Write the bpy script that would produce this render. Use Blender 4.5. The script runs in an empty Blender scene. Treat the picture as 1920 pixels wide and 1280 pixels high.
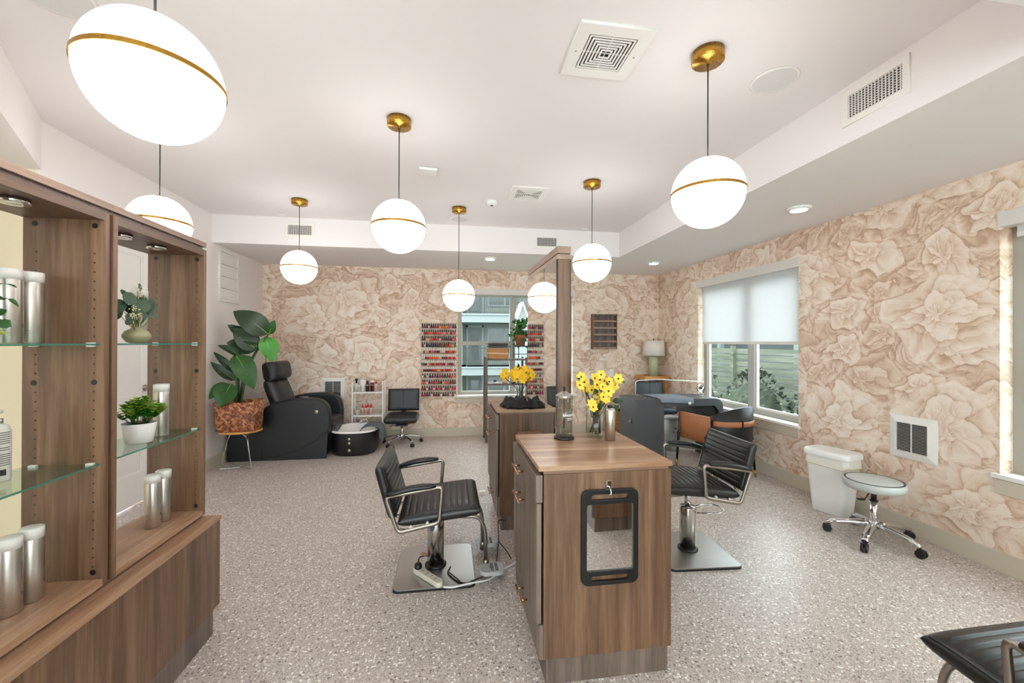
import bpy, bmesh, math, random
from mathutils import Vector, Matrix
random.seed(7)
PI = math.pi
S = bpy.context.scene
COL = S.collection

# ------------------------------------------------------------------ camera
CAM_F = 776.48
H = 1.411
yaw, pitch, roll = math.radians(8.766), math.radians(.161), math.radians(.190)
Rz = Matrix(((math.cos(yaw), math.sin(yaw), 0), (-math.sin(yaw), math.cos(yaw), 0), (0, 0, 1)))
Rb = Matrix(((1, 0, 0), (0, 0, -1), (0, 1, 0)))
Rp = Matrix(((1, 0, 0), (0, math.cos(pitch), -math.sin(pitch)), (0, math.sin(pitch), math.cos(pitch))))
Rr = Matrix(((math.cos(roll), -math.sin(roll), 0), (math.sin(roll), math.cos(roll), 0), (0, 0, 1)))
cd = bpy.data.cameras.new('camera')
cam = bpy.data.objects.new('camera', cd)
COL.objects.link(cam)
cam.matrix_world = Matrix.Translation((0, 0, H)) @ (Rz @ Rb @ Rp @ Rr).to_4x4()
cd.sensor_width = 36
cd.lens = CAM_F * 36 / 1920
cd.clip_start = .02
cd.clip_end = 200
S.camera = cam

# ------------------------------------------------------------------ world, exposure
w = bpy.data.worlds.new('world')
S.world = w
w.use_nodes = True
wn = w.node_tree
wn.nodes.clear()
wo = wn.nodes.new('ShaderNodeOutputWorld')
wb = wn.nodes.new('ShaderNodeBackground')
wb.inputs[0].default_value = (.87, .93, 1.0, 1)
wb.inputs[1].default_value = 5.0
wn.links.new(wb.outputs[0], wo.inputs[0])
S.view_settings.view_transform = 'Standard'
S.view_settings.look = 'None'
S.view_settings.gamma = 1
S.view_settings.use_curve_mapping = False
S.view_settings.exposure = 0.78
GLOBE_L = 5.6
S.cycles.use_denoising = True
S.cycles.max_bounces = 9
S.cycles.diffuse_bounces = 5
S.cycles.glossy_bounces = 4
S.cycles.transmission_bounces = 6
S.cycles.transparent_max_bounces = 16
S.cycles.sample_clamp_indirect = 6
S.cycles.caustics_reflective = False
S.cycles.caustics_refractive = False

# ------------------------------------------------------------------ materials
def lin(h):
    h = h.lstrip('#')
    o = []
    for i in (0, 2, 4):
        c = int(h[i:i+2], 16) / 255
        o.append(c / 12.92 if c <= .04045 else ((c + .055) / 1.055) ** 2.4)
    return (*o, 1)
MATS = {}
class NT:
    def __init__(s, name):
        s.m = bpy.data.materials.new(name); s.m.use_nodes = True
        s.t = s.m.node_tree; s.t.nodes.clear()
        s.out = s.n('OutputMaterial')
    def n(s, typ, **k):
        nd = s.t.nodes.new('ShaderNode' + typ)
        for a, b in k.items(): setattr(nd, a, b)
        return nd
    def l(s, a, b): s.t.links.new(a, b)
    def put(s, sock, v):
        if isinstance(v, bpy.types.NodeSocket): s.l(v, sock)
        else: sock.default_value = v
    def math(s, op, a, b=0.0, c=0.0, clamp=False):
        nd = s.n('Math', operation=op, use_clamp=clamp)
        s.put(nd.inputs[0], a); s.put(nd.inputs[1], b); s.put(nd.inputs[2], c)
        return nd.outputs[0]
    def vmath(s, op, a, b=(0, 0, 0)):
        nd = s.n('VectorMath', operation=op)
        s.put(nd.inputs[0], a)
        if op == 'SCALE': s.put(nd.inputs[3], b)
        else: s.put(nd.inputs[1], b)
        return nd.outputs['Value' if op in ('LENGTH', 'DOT_PRODUCT') else 'Vector']
    def ss(s, x, lo, hi):
        nd = s.n('MapRange', interpolation_type='SMOOTHSTEP')
        s.put(nd.inputs[0], x); nd.inputs[1].default_value = lo; nd.inputs[2].default_value = hi
        return nd.outputs[0]
    def ramp(s, x, stops, interp='LINEAR'):
        nd = s.n('ValToRGB'); s.put(nd.inputs[0], x)
        cr = nd.color_ramp; cr.interpolation = interp
        while len(cr.elements) < len(stops): cr.elements.new(.5)
        for e, (p, c) in zip(cr.elements, stops):
            e.position = p; e.color = c if not isinstance(c, str) else lin(c)
        return nd.outputs[0]
    def mix(s, f, a, b):
        nd = s.n('Mix', data_type='RGBA'); s.put(nd.inputs[0], f); s.put(nd.inputs[6], a); s.put(nd.inputs[7], b)
        return nd.outputs[2]
    def noise(s, vec, scale, detail=3, rough=.5):
        nd = s.n('TexNoise'); s.put(nd.inputs['Vector'], vec); nd.inputs['Scale'].default_value = scale
        nd.inputs['Detail'].default_value = detail; nd.inputs['Roughness'].default_value = rough
        return nd
    def obj(s): return s.n('TexCoord').outputs['Object']
    def scale(s, v, sc):
        nd = s.n('Mapping'); s.l(v, nd.inputs[0]); nd.inputs['Scale'].default_value = sc
        return nd.outputs[0]
    def bsdf(s, col, rough=.5, metal=0, **k):
        b = s.n('BsdfPrincipled')
        s.put(b.inputs['Base Color'], lin(col) if isinstance(col, str) else col)
        s.put(b.inputs['Roughness'], rough); s.put(b.inputs['Metallic'], metal)
        for a, v in k.items(): s.put(b.inputs[a.replace('_', ' ')], v)
        return b
    def bump(s, h, strength=.3, dist=.002):
        nd = s.n('Bump'); s.put(nd.inputs['Height'], h); nd.inputs['Strength'].default_value = strength
        nd.inputs['Distance'].default_value = dist
        return nd.outputs[0]
    def done(s, b):
        s.l(b.outputs[0], s.out.inputs[0]); return s.m

def plain(name, col, rough=.5, metal=0, var=.04, vscale=12, bump=0, **k):
    """plain surface with a faint procedural mottling"""
    if name in MATS: return MATS[name]
    t = NT(name); c = lin(col) if isinstance(col, str) else col
    n = t.noise(t.obj(), vscale, 2)
    dark = tuple(x * (1 - var) for x in c[:3]) + (1,)
    lite = tuple(min(1, x * (1 + var)) for x in c[:3]) + (1,)
    b = t.bsdf(t.mix(n.outputs[0], dark, lite), rough, metal, **k)
    if bump:
        n2 = t.noise(t.obj(), 260, 2)
        t.l(t.bump(n2.outputs[0], bump, .0015), b.inputs['Normal'])
    MATS[name] = t.done(b)
    return MATS[name]

def wood(name, c1, c2, c3, axis='Z', rough=.42, sc=1.0):
    t = NT(name); o = t.obj()
    st = {'Z': (9 * sc, 9 * sc, .45 * sc), 'Y': (9 * sc, .45 * sc, 9 * sc), 'X': (.45 * sc, 9 * sc, 9 * sc)}[axis]
    v = t.scale(o, st)
    wob = t.noise(v, .9, 3)
    v2 = t.vmath('ADD', v, t.vmath('SCALE', wob.outputs['Color'], 1.1))
    a = t.noise(v2, 1.6, 4, .6).outputs[0]
    fine = t.noise(t.scale(o, tuple(x * 9 for x in st)), 1.2, 3, .6).outputs[0]
    f = t.math('ADD', t.math('MULTIPLY', a, .8), t.math('MULTIPLY', fine, .32))
    col = t.ramp(f, [(.36, c1), (.54, c2), (.72, c3)])
    b = t.bsdf(col, rough)
    t.l(t.bump(fine, .08, .001), b.inputs['Normal'])
    MATS[name] = t.done(b)
    return MATS[name]

def metal(name, col, rough=.25, brushed=None):
    t = NT(name); o = t.obj()
    sc = {'X': (2, 90, 90), 'Y': (90, 2, 90), 'Z': (90, 90, 2), None: (14, 14, 14), 'R': (3, 3, 260)}[brushed]
    n = t.noise(t.scale(o, sc), 1.0, 2).outputs[0]
    r = t.math('ADD', rough - .05, t.math('MULTIPLY', n, .1))
    c = lin(col)
    b = t.bsdf(t.mix(n, tuple(x * .93 for x in c[:3]) + (1,), c), r, 1.0)
    MATS[name] = t.done(b)
    return MATS[name]

def glass(name, tint='#ffffff', refl=1.0, base=.0, rough=.0):
    """thin glass: mostly clear with Fresnel reflection"""
    t = NT(name)
    tr = t.n('BsdfTransparent'); tr.inputs[0].default_value = lin(tint)
    gl = t.n('BsdfGlossy'); gl.inputs['Roughness'].default_value = rough
    n = t.noise(t.obj(), 3, 1).outputs[0]
    fr = t.n('LayerWeight'); fr.inputs[0].default_value = .5
    fz = t.math('ADD', t.math('MULTIPLY', t.math('POWER', fr.outputs['Facing'], 4.5), .8), .04)
    f = t.math('ADD', t.math('MULTIPLY', fz, refl), t.math('ADD', base, t.math('MULTIPLY', n, .01)), clamp=True)
    mx = t.n('MixShader'); t.l(f, mx.inputs[0]); t.l(tr.outputs[0], mx.inputs[1]); t.l(gl.outputs[0], mx.inputs[2])
    MATS[name] = t.done(mx)
    return MATS[name]

def emit(name, col, strength, var=.03):
    t = NT(name)
    n = t.noise(t.obj(), 3, 1).outputs[0]
    e = t.n('Emission'); c = lin(col)
    t.l(t.mix(n, tuple(x * (1 - var) for x in c[:3]) + (1,), c), e.inputs[0]); e.inputs[1].default_value = strength
    MATS[name] = t.done(e)
    return MATS[name]

def wallpaper(name, axis):
    t = NT(name)
    sp = t.n('SeparateXYZ'); t.l(t.obj(), sp.inputs[0])
    cb = t.n('CombineXYZ'); t.l(t.math('ADD', sp.outputs[0], sp.outputs[1]), cb.inputs[0]); t.l(sp.outputs[2], cb.inputs[1])
    p0 = cb.outputs[0]
    def center(nd): return t.vmath('SUBTRACT', nd.outputs['Color'], (.5, .5, .5))
    w1 = t.vmath('SCALE', center(t.noise(p0, 2.4, 2)), .42)
    w2 = t.vmath('SCALE', center(t.noise(p0, 8, 3)), .085)
    w3 = t.vmath('SCALE', center(t.noise(p0, 30, 2)), .012)
    p = t.vmath('ADD', t.vmath('ADD', t.vmath('ADD', p0, w1), w2), w3)
    def flower(off, sc, k, petals, tilt):
        pp = t.vmath('ADD', p, off)
        v = t.n('TexVoronoi', voronoi_dimensions='2D', feature='F1'); t.l(pp, v.inputs['Vector'])
        v.inputs['Scale'].default_value = sc; v.inputs['Randomness'].default_value = .85
        d = t.vmath('SUBTRACT', pp, v.outputs['Position'])
        d = t.vmath('MULTIPLY', t.vmath('ADD', d, (0, tilt, 0)), (1, 1.25, 0))
        s2 = t.n('SeparateXYZ'); t.l(d, s2.inputs[0])
        r = t.vmath('LENGTH', d)
        a = t.math('ARCTAN2', s2.outputs[1], s2.outputs[0])
        rr = t.math('POWER', t.math('MULTIPLY', r, k), .75)
        c2 = t.n('CombineXYZ'); t.l(t.math('MULTIPLY', a, petals), c2.inputs[0]); t.l(rr, c2.inputs[1])
        q = c2.outputs[0]
        v1 = t.n('TexVoronoi', voronoi_dimensions='2D', feature='F1'); t.l(q, v1.inputs['Vector']); v1.inputs['Scale'].default_value = 1
        ve = t.n('TexVoronoi', voronoi_dimensions='2D', feature='DISTANCE_TO_EDGE'); t.l(q, ve.inputs['Vector']); ve.inputs['Scale'].default_value = 1
        lq = t.vmath('SUBTRACT', q, v1.outputs['Position'])
        s3 = t.n('SeparateXYZ'); t.l(lq, s3.inputs[0])
        edge = t.ss(ve.outputs['Distance'], 0, .22)
        stn = t.noise(t.vmath('MULTIPLY', q, (6, .8, 1)), 1, 3).outputs[0]
        q2 = t.vmath('ADD', t.vmath('MULTIPLY', q, (1.9, 1.7, 1)), t.vmath('SCALE', v1.outputs['Color'], .8))
        vf = t.n('TexVoronoi', voronoi_dimensions='2D', feature='F1'); t.l(q2, vf.inputs['Vector']); vf.inputs['Scale'].default_value = 1
        s5 = t.n('SeparateXYZ'); t.l(t.vmath('SUBTRACT', q2, vf.outputs['Position']), s5.inputs[0])
        s4 = t.n('SeparateColor'); t.l(v1.outputs['Color'], s4.inputs[0])
        val = t.math('ADD', t.math('MULTIPLY', s3.outputs[1], .36), t.math('ADD', .42, t.math('MULTIPLY', s5.outputs[1], .20)))
        val = t.math('ADD', val, t.math('MULTIPLY', edge, .13))
        val = t.math('ADD', val, t.math('MULTIPLY', stn, .38))
        val = t.math('ADD', val, t.math('MULTIPLY', s4.outputs[0], .16))
        return t.math('SUBTRACT', val, .22), r
    A, ra = flower((0, 0, 0), 1.25, 11, 1.7, .06)
    Bv, rb = flower((3.3, 7.1, 0), 2.1, 13, 1.3, -.03)
    Cv, rc = flower((9.3, 2.7, 0), 3.3, 17, 1.1, .02)
    mA = t.ss(t.math('ADD', ra, t.math('MULTIPLY', A, -.10)), .34, .30)
    mB = t.ss(t.math('ADD', rb, t.math('MULTIPLY', Bv, -.08)), .20, .165)
    # MapRange with lo>hi inverts; build explicit
    bg = t.math('MULTIPLY', Cv, .78)
    sh = t.math('MULTIPLY', t.ss(ra, .30, .50), .0)
    v = t.n('Mix', data_type='FLOAT'); t.l(mB, v.inputs[0]); t.l(bg, v.inputs[2]); t.l(Bv, v.inputs[3])
    v2 = t.n('Mix', data_type='FLOAT'); t.l(mA, v2.inputs[0]); t.l(v.outputs[0], v2.inputs[2]); t.l(t.math('ADD', A, .06), v2.inputs[3])
    col = t.ramp(v2.outputs[0], [(.10, '#a9826a'), (.29, '#c19f87'), (.45, '#dbc0a9'), (.60, '#e9d6c4'), (.84, '#f6eadd')])
    pch = t.noise(p0, .9, 1).outputs[0]
    col = t.mix(t.math('MULTIPLY', pch, .35), col, lin('#dbc0a8'))
    b = t.bsdf(col, .62)
    MATS[name] = t.done(b)
    return MATS[name]

def floor_mat():
    t = NT('terrazzo'); o = t.obj()
    v1 = t.n('TexVoronoi', feature='F1'); t.l(o, v1.inputs['Vector']); v1.inputs['Scale'].default_value = 88
    v2 = t.n('TexVoronoi', feature='F1'); t.l(o, v2.inputs['Vector']); v2.inputs['Scale'].default_value = 230
    s1 = t.n('SeparateColor'); t.l(v1.outputs['Color'], s1.inputs[0])
    s2 = t.n('SeparateColor'); t.l(v2.outputs['Color'], s2.inputs[0])
    base = t.ramp(s2.outputs[0], [(0, '#857972'), (.14, '#aa9e96'), (.5, '#c2b5ad'), (.8, '#d2c6be'), (1, '#e4dad3')])
    chip = t.ramp(s1.outputs[1], [(0, '#f3efec'), (.45, '#faf7f3'), (.62, '#e0d3ca'), (.72, '#8c7d74'), (1, '#6d6059')])
    m = t.math('GREATER_THAN', s1.outputs[0], .74)
    inn = t.math('LESS_THAN', v1.outputs['Distance'], .50)
    col = t.mix(t.math('MULTIPLY', m, inn), base, chip)
    # tile joints
    sp = t.n('SeparateXYZ'); t.l(o, sp.inputs[0])
    def joint(s, off, per):
        x = t.math('PINGPONG', t.math('SUBTRACT', s, off), per / 2)
        return t.math('LESS_THAN', x, .0018)
    j = t.math('MAXIMUM', joint(sp.outputs[0], .03, .73), joint(sp.outputs[1], 1.836, 1.46))
    col = t.mix(t.math('MULTIPLY', j, .55), col, lin('#cfc8c0'))
    big = t.noise(o, 1.3, 2).outputs[0]
    col = t.mix(t.math('MULTIPLY', big, .10), col, lin('#8e8178'))
    b = t.bsdf(col, .36)
    return t.done(b)

WALNUT = wood('walnut_vertical', '#4d3626', '#6c4f3a', '#8c6b51', 'Z')
WALNUT_Y = wood('walnut_along', '#7a5740', '#a07a5e', '#bf9a7c', 'Y')
WALNUT_X = wood('walnut_across', '#7a5740', '#a07a5e', '#c0a083', 'X', rough=.3)
WALNUT_G = wood('walnut_greyed', '#4c4039', '#6b5c52', '#857468', 'Z')
WALNUT_L = wood('walnut_edge', '#7d6455', '#947a6a', '#a99181', 'Y', rough=.5)
OAK = wood('honey_oak', '#b47a3e', '#cf9350', '#dba868', 'X')
PAPER_X = wallpaper('peony_wallpaper_back', 0)
PAPER_Y = wallpaper('peony_wallpaper_side', 1)
FLOOR = floor_mat()
WHITE = plain('white_paint', '#ebe5e2', .7, var=.015, vscale=3)
CEIL = plain('ceiling_paint', '#ebe6e5', .8, var=.012, vscale=2)
CREAM = plain('alcove_warm_tint', '#e4d6b8', .7, var=.02, vscale=3)  # warm light on the alcove walls is put into this cream colour
BASEB = plain('baseboard_paint', '#cdc3b1', .5, var=.02)
TRIMW = plain('white_trim', '#ece9e4', .45, var=.02)
PLASTW = plain('white_plastic', '#eceae6', .4, var=.02)
FRAMEG = plain('window_frame_grey', '#a6a39b', .45, var=.02)
LEATHER = plain('black_leather', '#1d1c1b', .34, var=.25, vscale=30, bump=.12)
LEATHER2 = plain('black_vinyl', '#1b1d1f', .42, var=.2, vscale=20, bump=.08)
BLUEV = plain('blue_black_vinyl', '#2c3740', .42, var=.1, vscale=20, bump=.08)
BLACKP = plain('black_plastic', '#121212', .35, var=.2)
TAN = plain('tan_leather', '#b0744c', .5, var=.08, vscale=25, bump=.1)
CHROME = metal('chrome', '#d9d9d9', .12)
SATIN = metal('satin_nickel', '#a39a90', .33, 'Z')
STEEL = metal('brushed_steel', '#b9b8b6', .36, 'X')
ALU = metal('brushed_aluminium', '#c9c6bf', .28, 'Z')
BRASS = metal('aged_brass', '#c1913f', .28, 'Z')
COPPER = metal('copper_pull', '#c49a78', .28, 'Y')
MIRROR = metal('mirror_silver', '#f2f2ee', .03)
MIRROR.node_tree.nodes  # plain mirror
GLASS = glass('clear_glass', '#fbfefc')
WINGLASS = glass('window_glass', '#f4f9f6', .3, -.02)
SHELFG = glass('shelf_glass', '#e9f5ee', .9)
EDGEG = plain('glass_edge_green', '#4d8f7c', .2, var=.1, Alpha=.75)
ACRYL = glass('acrylic', '#fafbfb', .18, -.02)
GLOBE = emit('opal_globe', '#fbf8f7', GLOBE_L)
LENS = emit('downlight_lens', '#fff6e8', 14)
GREYT = plain('grey_towel', '#5d6268', .95, var=.15, vscale=60, bump=.5)
DKTOWEL = plain('charcoal_towel', '#4c4a49', .95, var=.15, vscale=60, bump=.5)
DESKG = plain('graphite_laminate', '#45484b', .5, var=.05)
BLKMET = plain('black_metal', '#1f1c1b', .45, var=.1)
BROWNMET = plain('bronze_metal', '#5b4a42', .45, var=.1)
LEAFD = plain('leaf_dark', '#1f3a1c', .4, var=.35, vscale=9)
LEAFM = plain('leaf_mid', '#24541a', .4, var=.3, vscale=9)
LEAFB = plain('leaf_bright', '#3d8a22', .4, var=.3, vscale=9)
LEAFL = plain('leaf_lime', '#a9c84c', .5, var=.25, vscale=30)
LEAFE = plain('leaf_eucalyptus', '#47604a', .55, var=.25, vscale=20)
STEM = plain('stem_green', '#4c6b2c', .5, var=.2)
TWIG = plain('twig_brown', '#4a3628', .7, var=.2)
SOIL = plain('dark_soil', '#221b17', .9, var=.3)
INK = plain('ink', '#3c3c3c', .6)

# ------------------------------------------------------------------ mesh helpers
class MB:
    def __init__(s): s.b = bmesh.new(); s.mi = 0; s.mats = []
    def m(s, mat):
        if mat not in s.mats: s.mats.append(mat)
        s.mi = s.mats.index(mat); return s
    def _f(s, fs, smooth=False):
        for f in fs: f.material_index = s.mi; f.smooth = smooth
    def quadgrid(s, P, smooth=True, closeu=False, closev=False):
        V = [[s.b.verts.new(p) for p in row] for row in P]
        nu, nv = len(V), len(V[0]); fs = []
        for i in range(nu if closeu else nu - 1):
            for j in range(nv if closev else nv - 1):
                q = [V[i][j], V[(i+1) % nu][j], V[(i+1) % nu][(j+1) % nv], V[i][(j+1) % nv]]
                try: fs.append(s.b.faces.new(q))
                except ValueError: pass
        s._f(fs, smooth); return V
    def face(s, pts, smooth=False):
        f = s.b.faces.new([s.b.verts.new(p) for p in pts]); s._f([f], smooth); return f
    def box(s, x0, x1, y0, y1, z0, z1, M=None):
        c = [(x0,y0,z0),(x1,y0,z0),(x1,y1,z0),(x0,y1,z0),(x0,y0,z1),(x1,y0,z1),(x1,y1,z1),(x0,y1,z1)]
        if M: c = [M @ Vector(p) for p in c]
        v = [s.b.verts.new(p) for p in c]
        s._f([s.b.faces.new([v[i] for i in q]) for q in ((0,3,2,1),(4,5,6,7),(0,1,5,4),(1,2,6,5),(2,3,7,6),(3,0,4,7))])
        return s
    def lathe(s, prof, c=(0,0,0), seg=32, M=None, smooth=True, sx=1, sy=1):
        P = []
        for r, z in prof:
            P.append([Vector((c[0] + sx*r*math.cos(2*PI*k/seg), c[1] + sy*r*math.sin(2*PI*k/seg), c[2]+z)) for k in range(seg)])
        if M: P = [[M @ p for p in row] for row in P]
        V = s.quadgrid(P, smooth, closev=True)
        for row, flip in ((V[0], True), (V[-1], False)):
            if abs(prof[0 if flip else -1][0]) > 1e-5:
                try: s._f([s.b.faces.new(row[::-1] if flip else row)])
                except ValueError: pass
        return s
    def cyl(s, a, b, r, r2=None, seg=20, smooth=True):
        a, b = Vector(a), Vector(b); d = b - a
        q = d.to_track_quat('Z', 'Y').to_matrix().to_4x4(); q.translation = a
        return s.lathe([(r, 0), (r if r2 is None else r2, d.length)], seg=seg, M=q, smooth=smooth)
    def tube(s, pts, r, seg=10, closed=False, flat=None):
        pts = [Vector(p) for p in pts]; n = len(pts); P = []
        up = None
        for i, p in enumerate(pts):
            if closed: d = pts[(i+1) % n] - pts[i-1]
            else: d = pts[min(i+1, n-1)] - pts[max(i-1, 0)]
            d.normalize()
            if up is None: up = Vector((0,0,1)) if abs(d.z) < .9 else Vector((1,0,0))
            x = d.cross(up)
            if x.length < 1e-4: x = d.orthogonal()
            x.normalize(); up = x.cross(d).normalized()
            rr = r[i] if isinstance(r, (list, tuple)) else r
            fx, fy = flat or (1, 1)
            P.append([p + x*rr*fx*math.cos(2*PI*k/seg) + up*rr*fy*math.sin(2*PI*k/seg) for k in range(seg)])
        V = s.quadgrid(P, True, closeu=closed, closev=True)
        if not closed:
            s._f([s.b.faces.new(V[0][::-1]), s.b.faces.new(V[-1])])
        return s
    def prism(s, poly, axis, lo, hi, smooth=False):
        """poly in the two axes left over (in order), extruded along axis"""
        def P(u, v, t):
            return {'X': (t, u, v), 'Y': (u, t, v), 'Z': (u, v, t)}[axis]
        a = [s.b.verts.new(P(u, v, lo)) for u, v in poly]; b = [s.b.verts.new(P(u, v, hi)) for u, v in poly]
        fs = [s.b.faces.new(a[::-1]), s.b.faces.new(b)]; s._f(fs)
        n = len(poly)
        s._f([s.b.faces.new([a[i], a[(i+1) % n], b[(i+1) % n], b[i]]) for i in range(n)], smooth)
        return s
    def cushion(s, lx, ly, lz, M=None, nu=30, nv=24, e=8, grooves=0, gdep=.006, gin=.86, puff=0, top_only=False):
        """rounded pad of size lx*ly*lz centred at origin; grooves run along y"""
        def h(u, v): return max(0, 1 - abs(u)**e) ** (1/2.6) * max(0, 1 - abs(v)**e) ** (1/2.6)
        def g(k, n):
            t = -1 + 2*k/n; return math.copysign(1 - (1-abs(t))**1.35, t)
        for sg in (1, -1):
            P = []
            for i in range(nu + 1):
                u = g(i, nu); row = []
                for j in range(nv + 1):
                    v = g(j, nv); z = h(u, v) * lz/2
                    if sg > 0:
                        z += puff * (1-u*u) * (1-v*v)
                        if grooves and abs(u) < .92 and abs(v) < gin:
                            ph = (u + .92) / 1.84 * grooves
                            fr = abs(ph - round(ph))
                            z -= gdep * max(0, 1 - fr/.16) * (1 if abs(v) < gin-.1 else max(0, (gin-abs(v))/.1)) if 0 < round(ph) < grooves else 0
                    p = Vector((u*lx/2, v*ly/2, sg*z))
                    row.append(M @ p if M else p)
                P.append(row)
            if sg < 0: P = P[::-1]
            s.quadgrid(P, True)
        return s
    def sphere(s, c, r, seg=16, rings=10, sc=(1,1,1)):
        c = Vector(c)
        P = []
        for i in range(rings + 1):
            t = PI*i/rings
            P.append([c + Vector((sc[0]*r*math.sin(t)*math.cos(2*PI*k/seg), sc[1]*r*math.sin(t)*math.sin(2*PI*k/seg), -sc[2]*r*math.cos(t))) for k in range(seg)])
        s.quadgrid(P, True, closev=True)
        return s
    def leaf(s, base, tip, width, up=(0,0,1), droop=.2, fold=.2, nl=8, shape=1.0, thick=0):
        base, tip = Vector(base), Vector(tip); d = tip - base; L = d.length; d.normalize()
        side = d.cross(Vector(up))
        if side.length < 1e-4: side = d.orthogonal()
        side.normalize(); nrm = side.cross(d).normalized()
        P = []
        for i in range(nl + 1):
            t = i/nl
            wd = width/2 * (math.sin(PI * min(1, t**.75 * 1.0)) ** shape if 0 < t < 1 else 0.02)
            c = base + d*L*t + nrm*droop*L*math.sin(PI*t)
            P.append([c + side*wd*k + nrm*(fold*wd*abs(k)) for k in (-1, -.5, 0, .5, 1)])
        s.quadgrid(P, True)
        return s
    def build(s, name, mats=None, parent=None, bevel=0, seg=2, loc=None, merge=True, subsurf=0):
        if mats is not None: mats = mats if isinstance(mats, (list, tuple)) else [mats]
        else: mats = s.mats
        if merge: bmesh.ops.remove_doubles(s.b, verts=s.b.verts, dist=1e-5)
        bmesh.ops.recalc_face_normals(s.b, faces=s.b.faces)
        me = bpy.data.meshes.new(name); s.b.to_mesh(me); s.b.free()
        for x in mats: me.materials.append(x)
        o = bpy.data.objects.new(name, me); COL.objects.link(o)
        if parent: o.parent = parent
        if loc: o.location = loc
        if bevel:
            md = o.modifiers.new('bevel', 'BEVEL'); md.width = bevel; md.segments = seg; md.limit_method = 'ANGLE'; md.angle_limit = .6
            md.harden_normals = False
        if subsurf:
            md = o.modifiers.new('sub', 'SUBSURF'); md.levels = subsurf; md.render_levels = subsurf
        return o

def box(name, x0, x1, y0, y1, z0, z1, mat, parent=None, bevel=0, M=None):
    return MB().box(x0, x1, y0, y1, z0, z1, M).build(name, mat, parent, bevel)
def tag(o, label, cat, group=None):
    o['label'] = label; o['category'] = cat
    if group: o['group'] = group
    return o
def struct(o):
    o['kind'] = 'structure'; return o
def thing(name, label, cat, loc=(0,0,0), rz=0, group=None, rx=0, ry=0):
    o = bpy.data.objects.new(name, None); COL.objects.link(o)
    o.empty_display_size = .1
    o.location = loc; o.rotation_euler = (rx, ry, rz)
    return tag(o, label, cat, group)
def kids(o): return [c for c in COL.objects if c.parent == o]
def dup(o, loc, rz=0, label=None, group=None):
    r = o.copy(); COL.objects.link(r); r.location = loc; r.rotation_euler = (0, 0, rz)
    if label: r['label'] = label
    if group: r['group'] = group
    for ch in kids(o):
        c = ch.copy(); COL.objects.link(c); c.parent = r
        for g in kids(ch):
            d = g.copy(); COL.objects.link(d); d.parent = c
    return r
def rrect(x0, x1, z0, z1, r, n=6):
    pts = []
    for cx, cz, a0 in ((x1-r, z1-r, 0), (x0+r, z1-r, 90), (x0+r, z0+r, 180), (x1-r, z0+r, 270)):
        for k in range(n + 1):
            a = math.radians(a0 + 90*k/n); pts.append((cx + r*math.cos(a), cz + r*math.sin(a)))
    return pts
def plate(name, outlines, thick, mat, parent=None, M=None, bevel=0):
    """flat plate in local XY with holes, thickness centred on z=0, turned by M"""
    cu = bpy.data.curves.new(name, 'CURVE'); cu.dimensions = '2D'; cu.fill_mode = 'BOTH'; cu.extrude = thick/2; cu.bevel_depth = bevel
    for pts in outlines:
        sp = cu.splines.new('POLY'); sp.points.add(len(pts) - 1); sp.use_cyclic_u = True
        for q, p in zip(sp.points, pts): q.co = (p[0], p[1], 0, 1)
    tmp = bpy.data.objects.new('tmp', cu); COL.objects.link(tmp)
    bpy.context.view_layer.update()
    me = bpy.data.meshes.new_from_object(tmp, depsgraph=bpy.context.evaluated_depsgraph_get())
    bpy.data.objects.remove(tmp); bpy.data.curves.remove(cu)
    me.name = name
    if M: me.transform(M)
    me.materials.clear(); me.materials.append(mat)
    o = bpy.data.objects.new(name, me); COL.objects.link(o)
    if parent: o.parent = parent
    return o
def text(name, s, size, mat, parent=None, M=None, extrude=.0004, bend=None, space=1.0, line=1.0, align='CENTER'):
    cu = bpy.data.curves.new(name, 'FONT'); cu.body = s; cu.size = size; cu.extrude = extrude
    cu.align_x = align; cu.align_y = 'CENTER'; cu.space_character = space; cu.space_line = line; cu.offset = size*.018
    tmp = bpy.data.objects.new('tmp', cu); COL.objects.link(tmp); bpy.context.view_layer.update()
    me = bpy.data.meshes.new_from_object(tmp, depsgraph=bpy.context.evaluated_depsgraph_get())
    bpy.data.objects.remove(tmp); bpy.data.curves.remove(cu); me.name = name
    if bend:   # wrap around a vertical cylinder of radius bend; text x -> angle, front faces -Y
        for v in me.vertices:
            a = v.co.x / bend; r = bend + v.co.z
            v.co = Vector((r*math.sin(a), -r*math.cos(a), v.co.y))
    if M: me.transform(M)
    me.materials.clear(); me.materials.append(mat)
    o = bpy.data.objects.new(name, me); COL.objects.link(o)
    if parent: o.parent = parent
    return o
XZ = Matrix.Rotation(PI/2, 4, 'X')           # plate in XY -> XZ, front faces -Y
YZ = Matrix(((0,0,-1,0),(-1,0,0,0),(0,1,0,0),(0,0,0,1)))   # plate faces -X ; local x -> -Y
YZP = Matrix(((0,0,1,0),(1,0,0,0),(0,1,0,0),(0,0,0,1)))    # plate faces +X ; local x -> +Y
T = Matrix.Translation
def arc(pts, r, n=6):
    """round the corners of a polyline"""
    pts = [Vector(p) for p in pts]; out = [pts[0]]
    for i in range(1, len(pts) - 1):
        a, b, c = pts[i-1], pts[i], pts[i+1]
        d1 = (a-b).normalized(); d2 = (c-b).normalized()
        rr = min(r, (a-b).length*.49, (c-b).length*.49)
        p1, p2 = b + d1*rr, b + d2*rr
        for k in range(n + 1):
            t = k/n; out.append(p1*(1-t)**2 + b*2*t*(1-t) + p2*t*t)
    out.append(pts[-1]); return out
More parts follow.
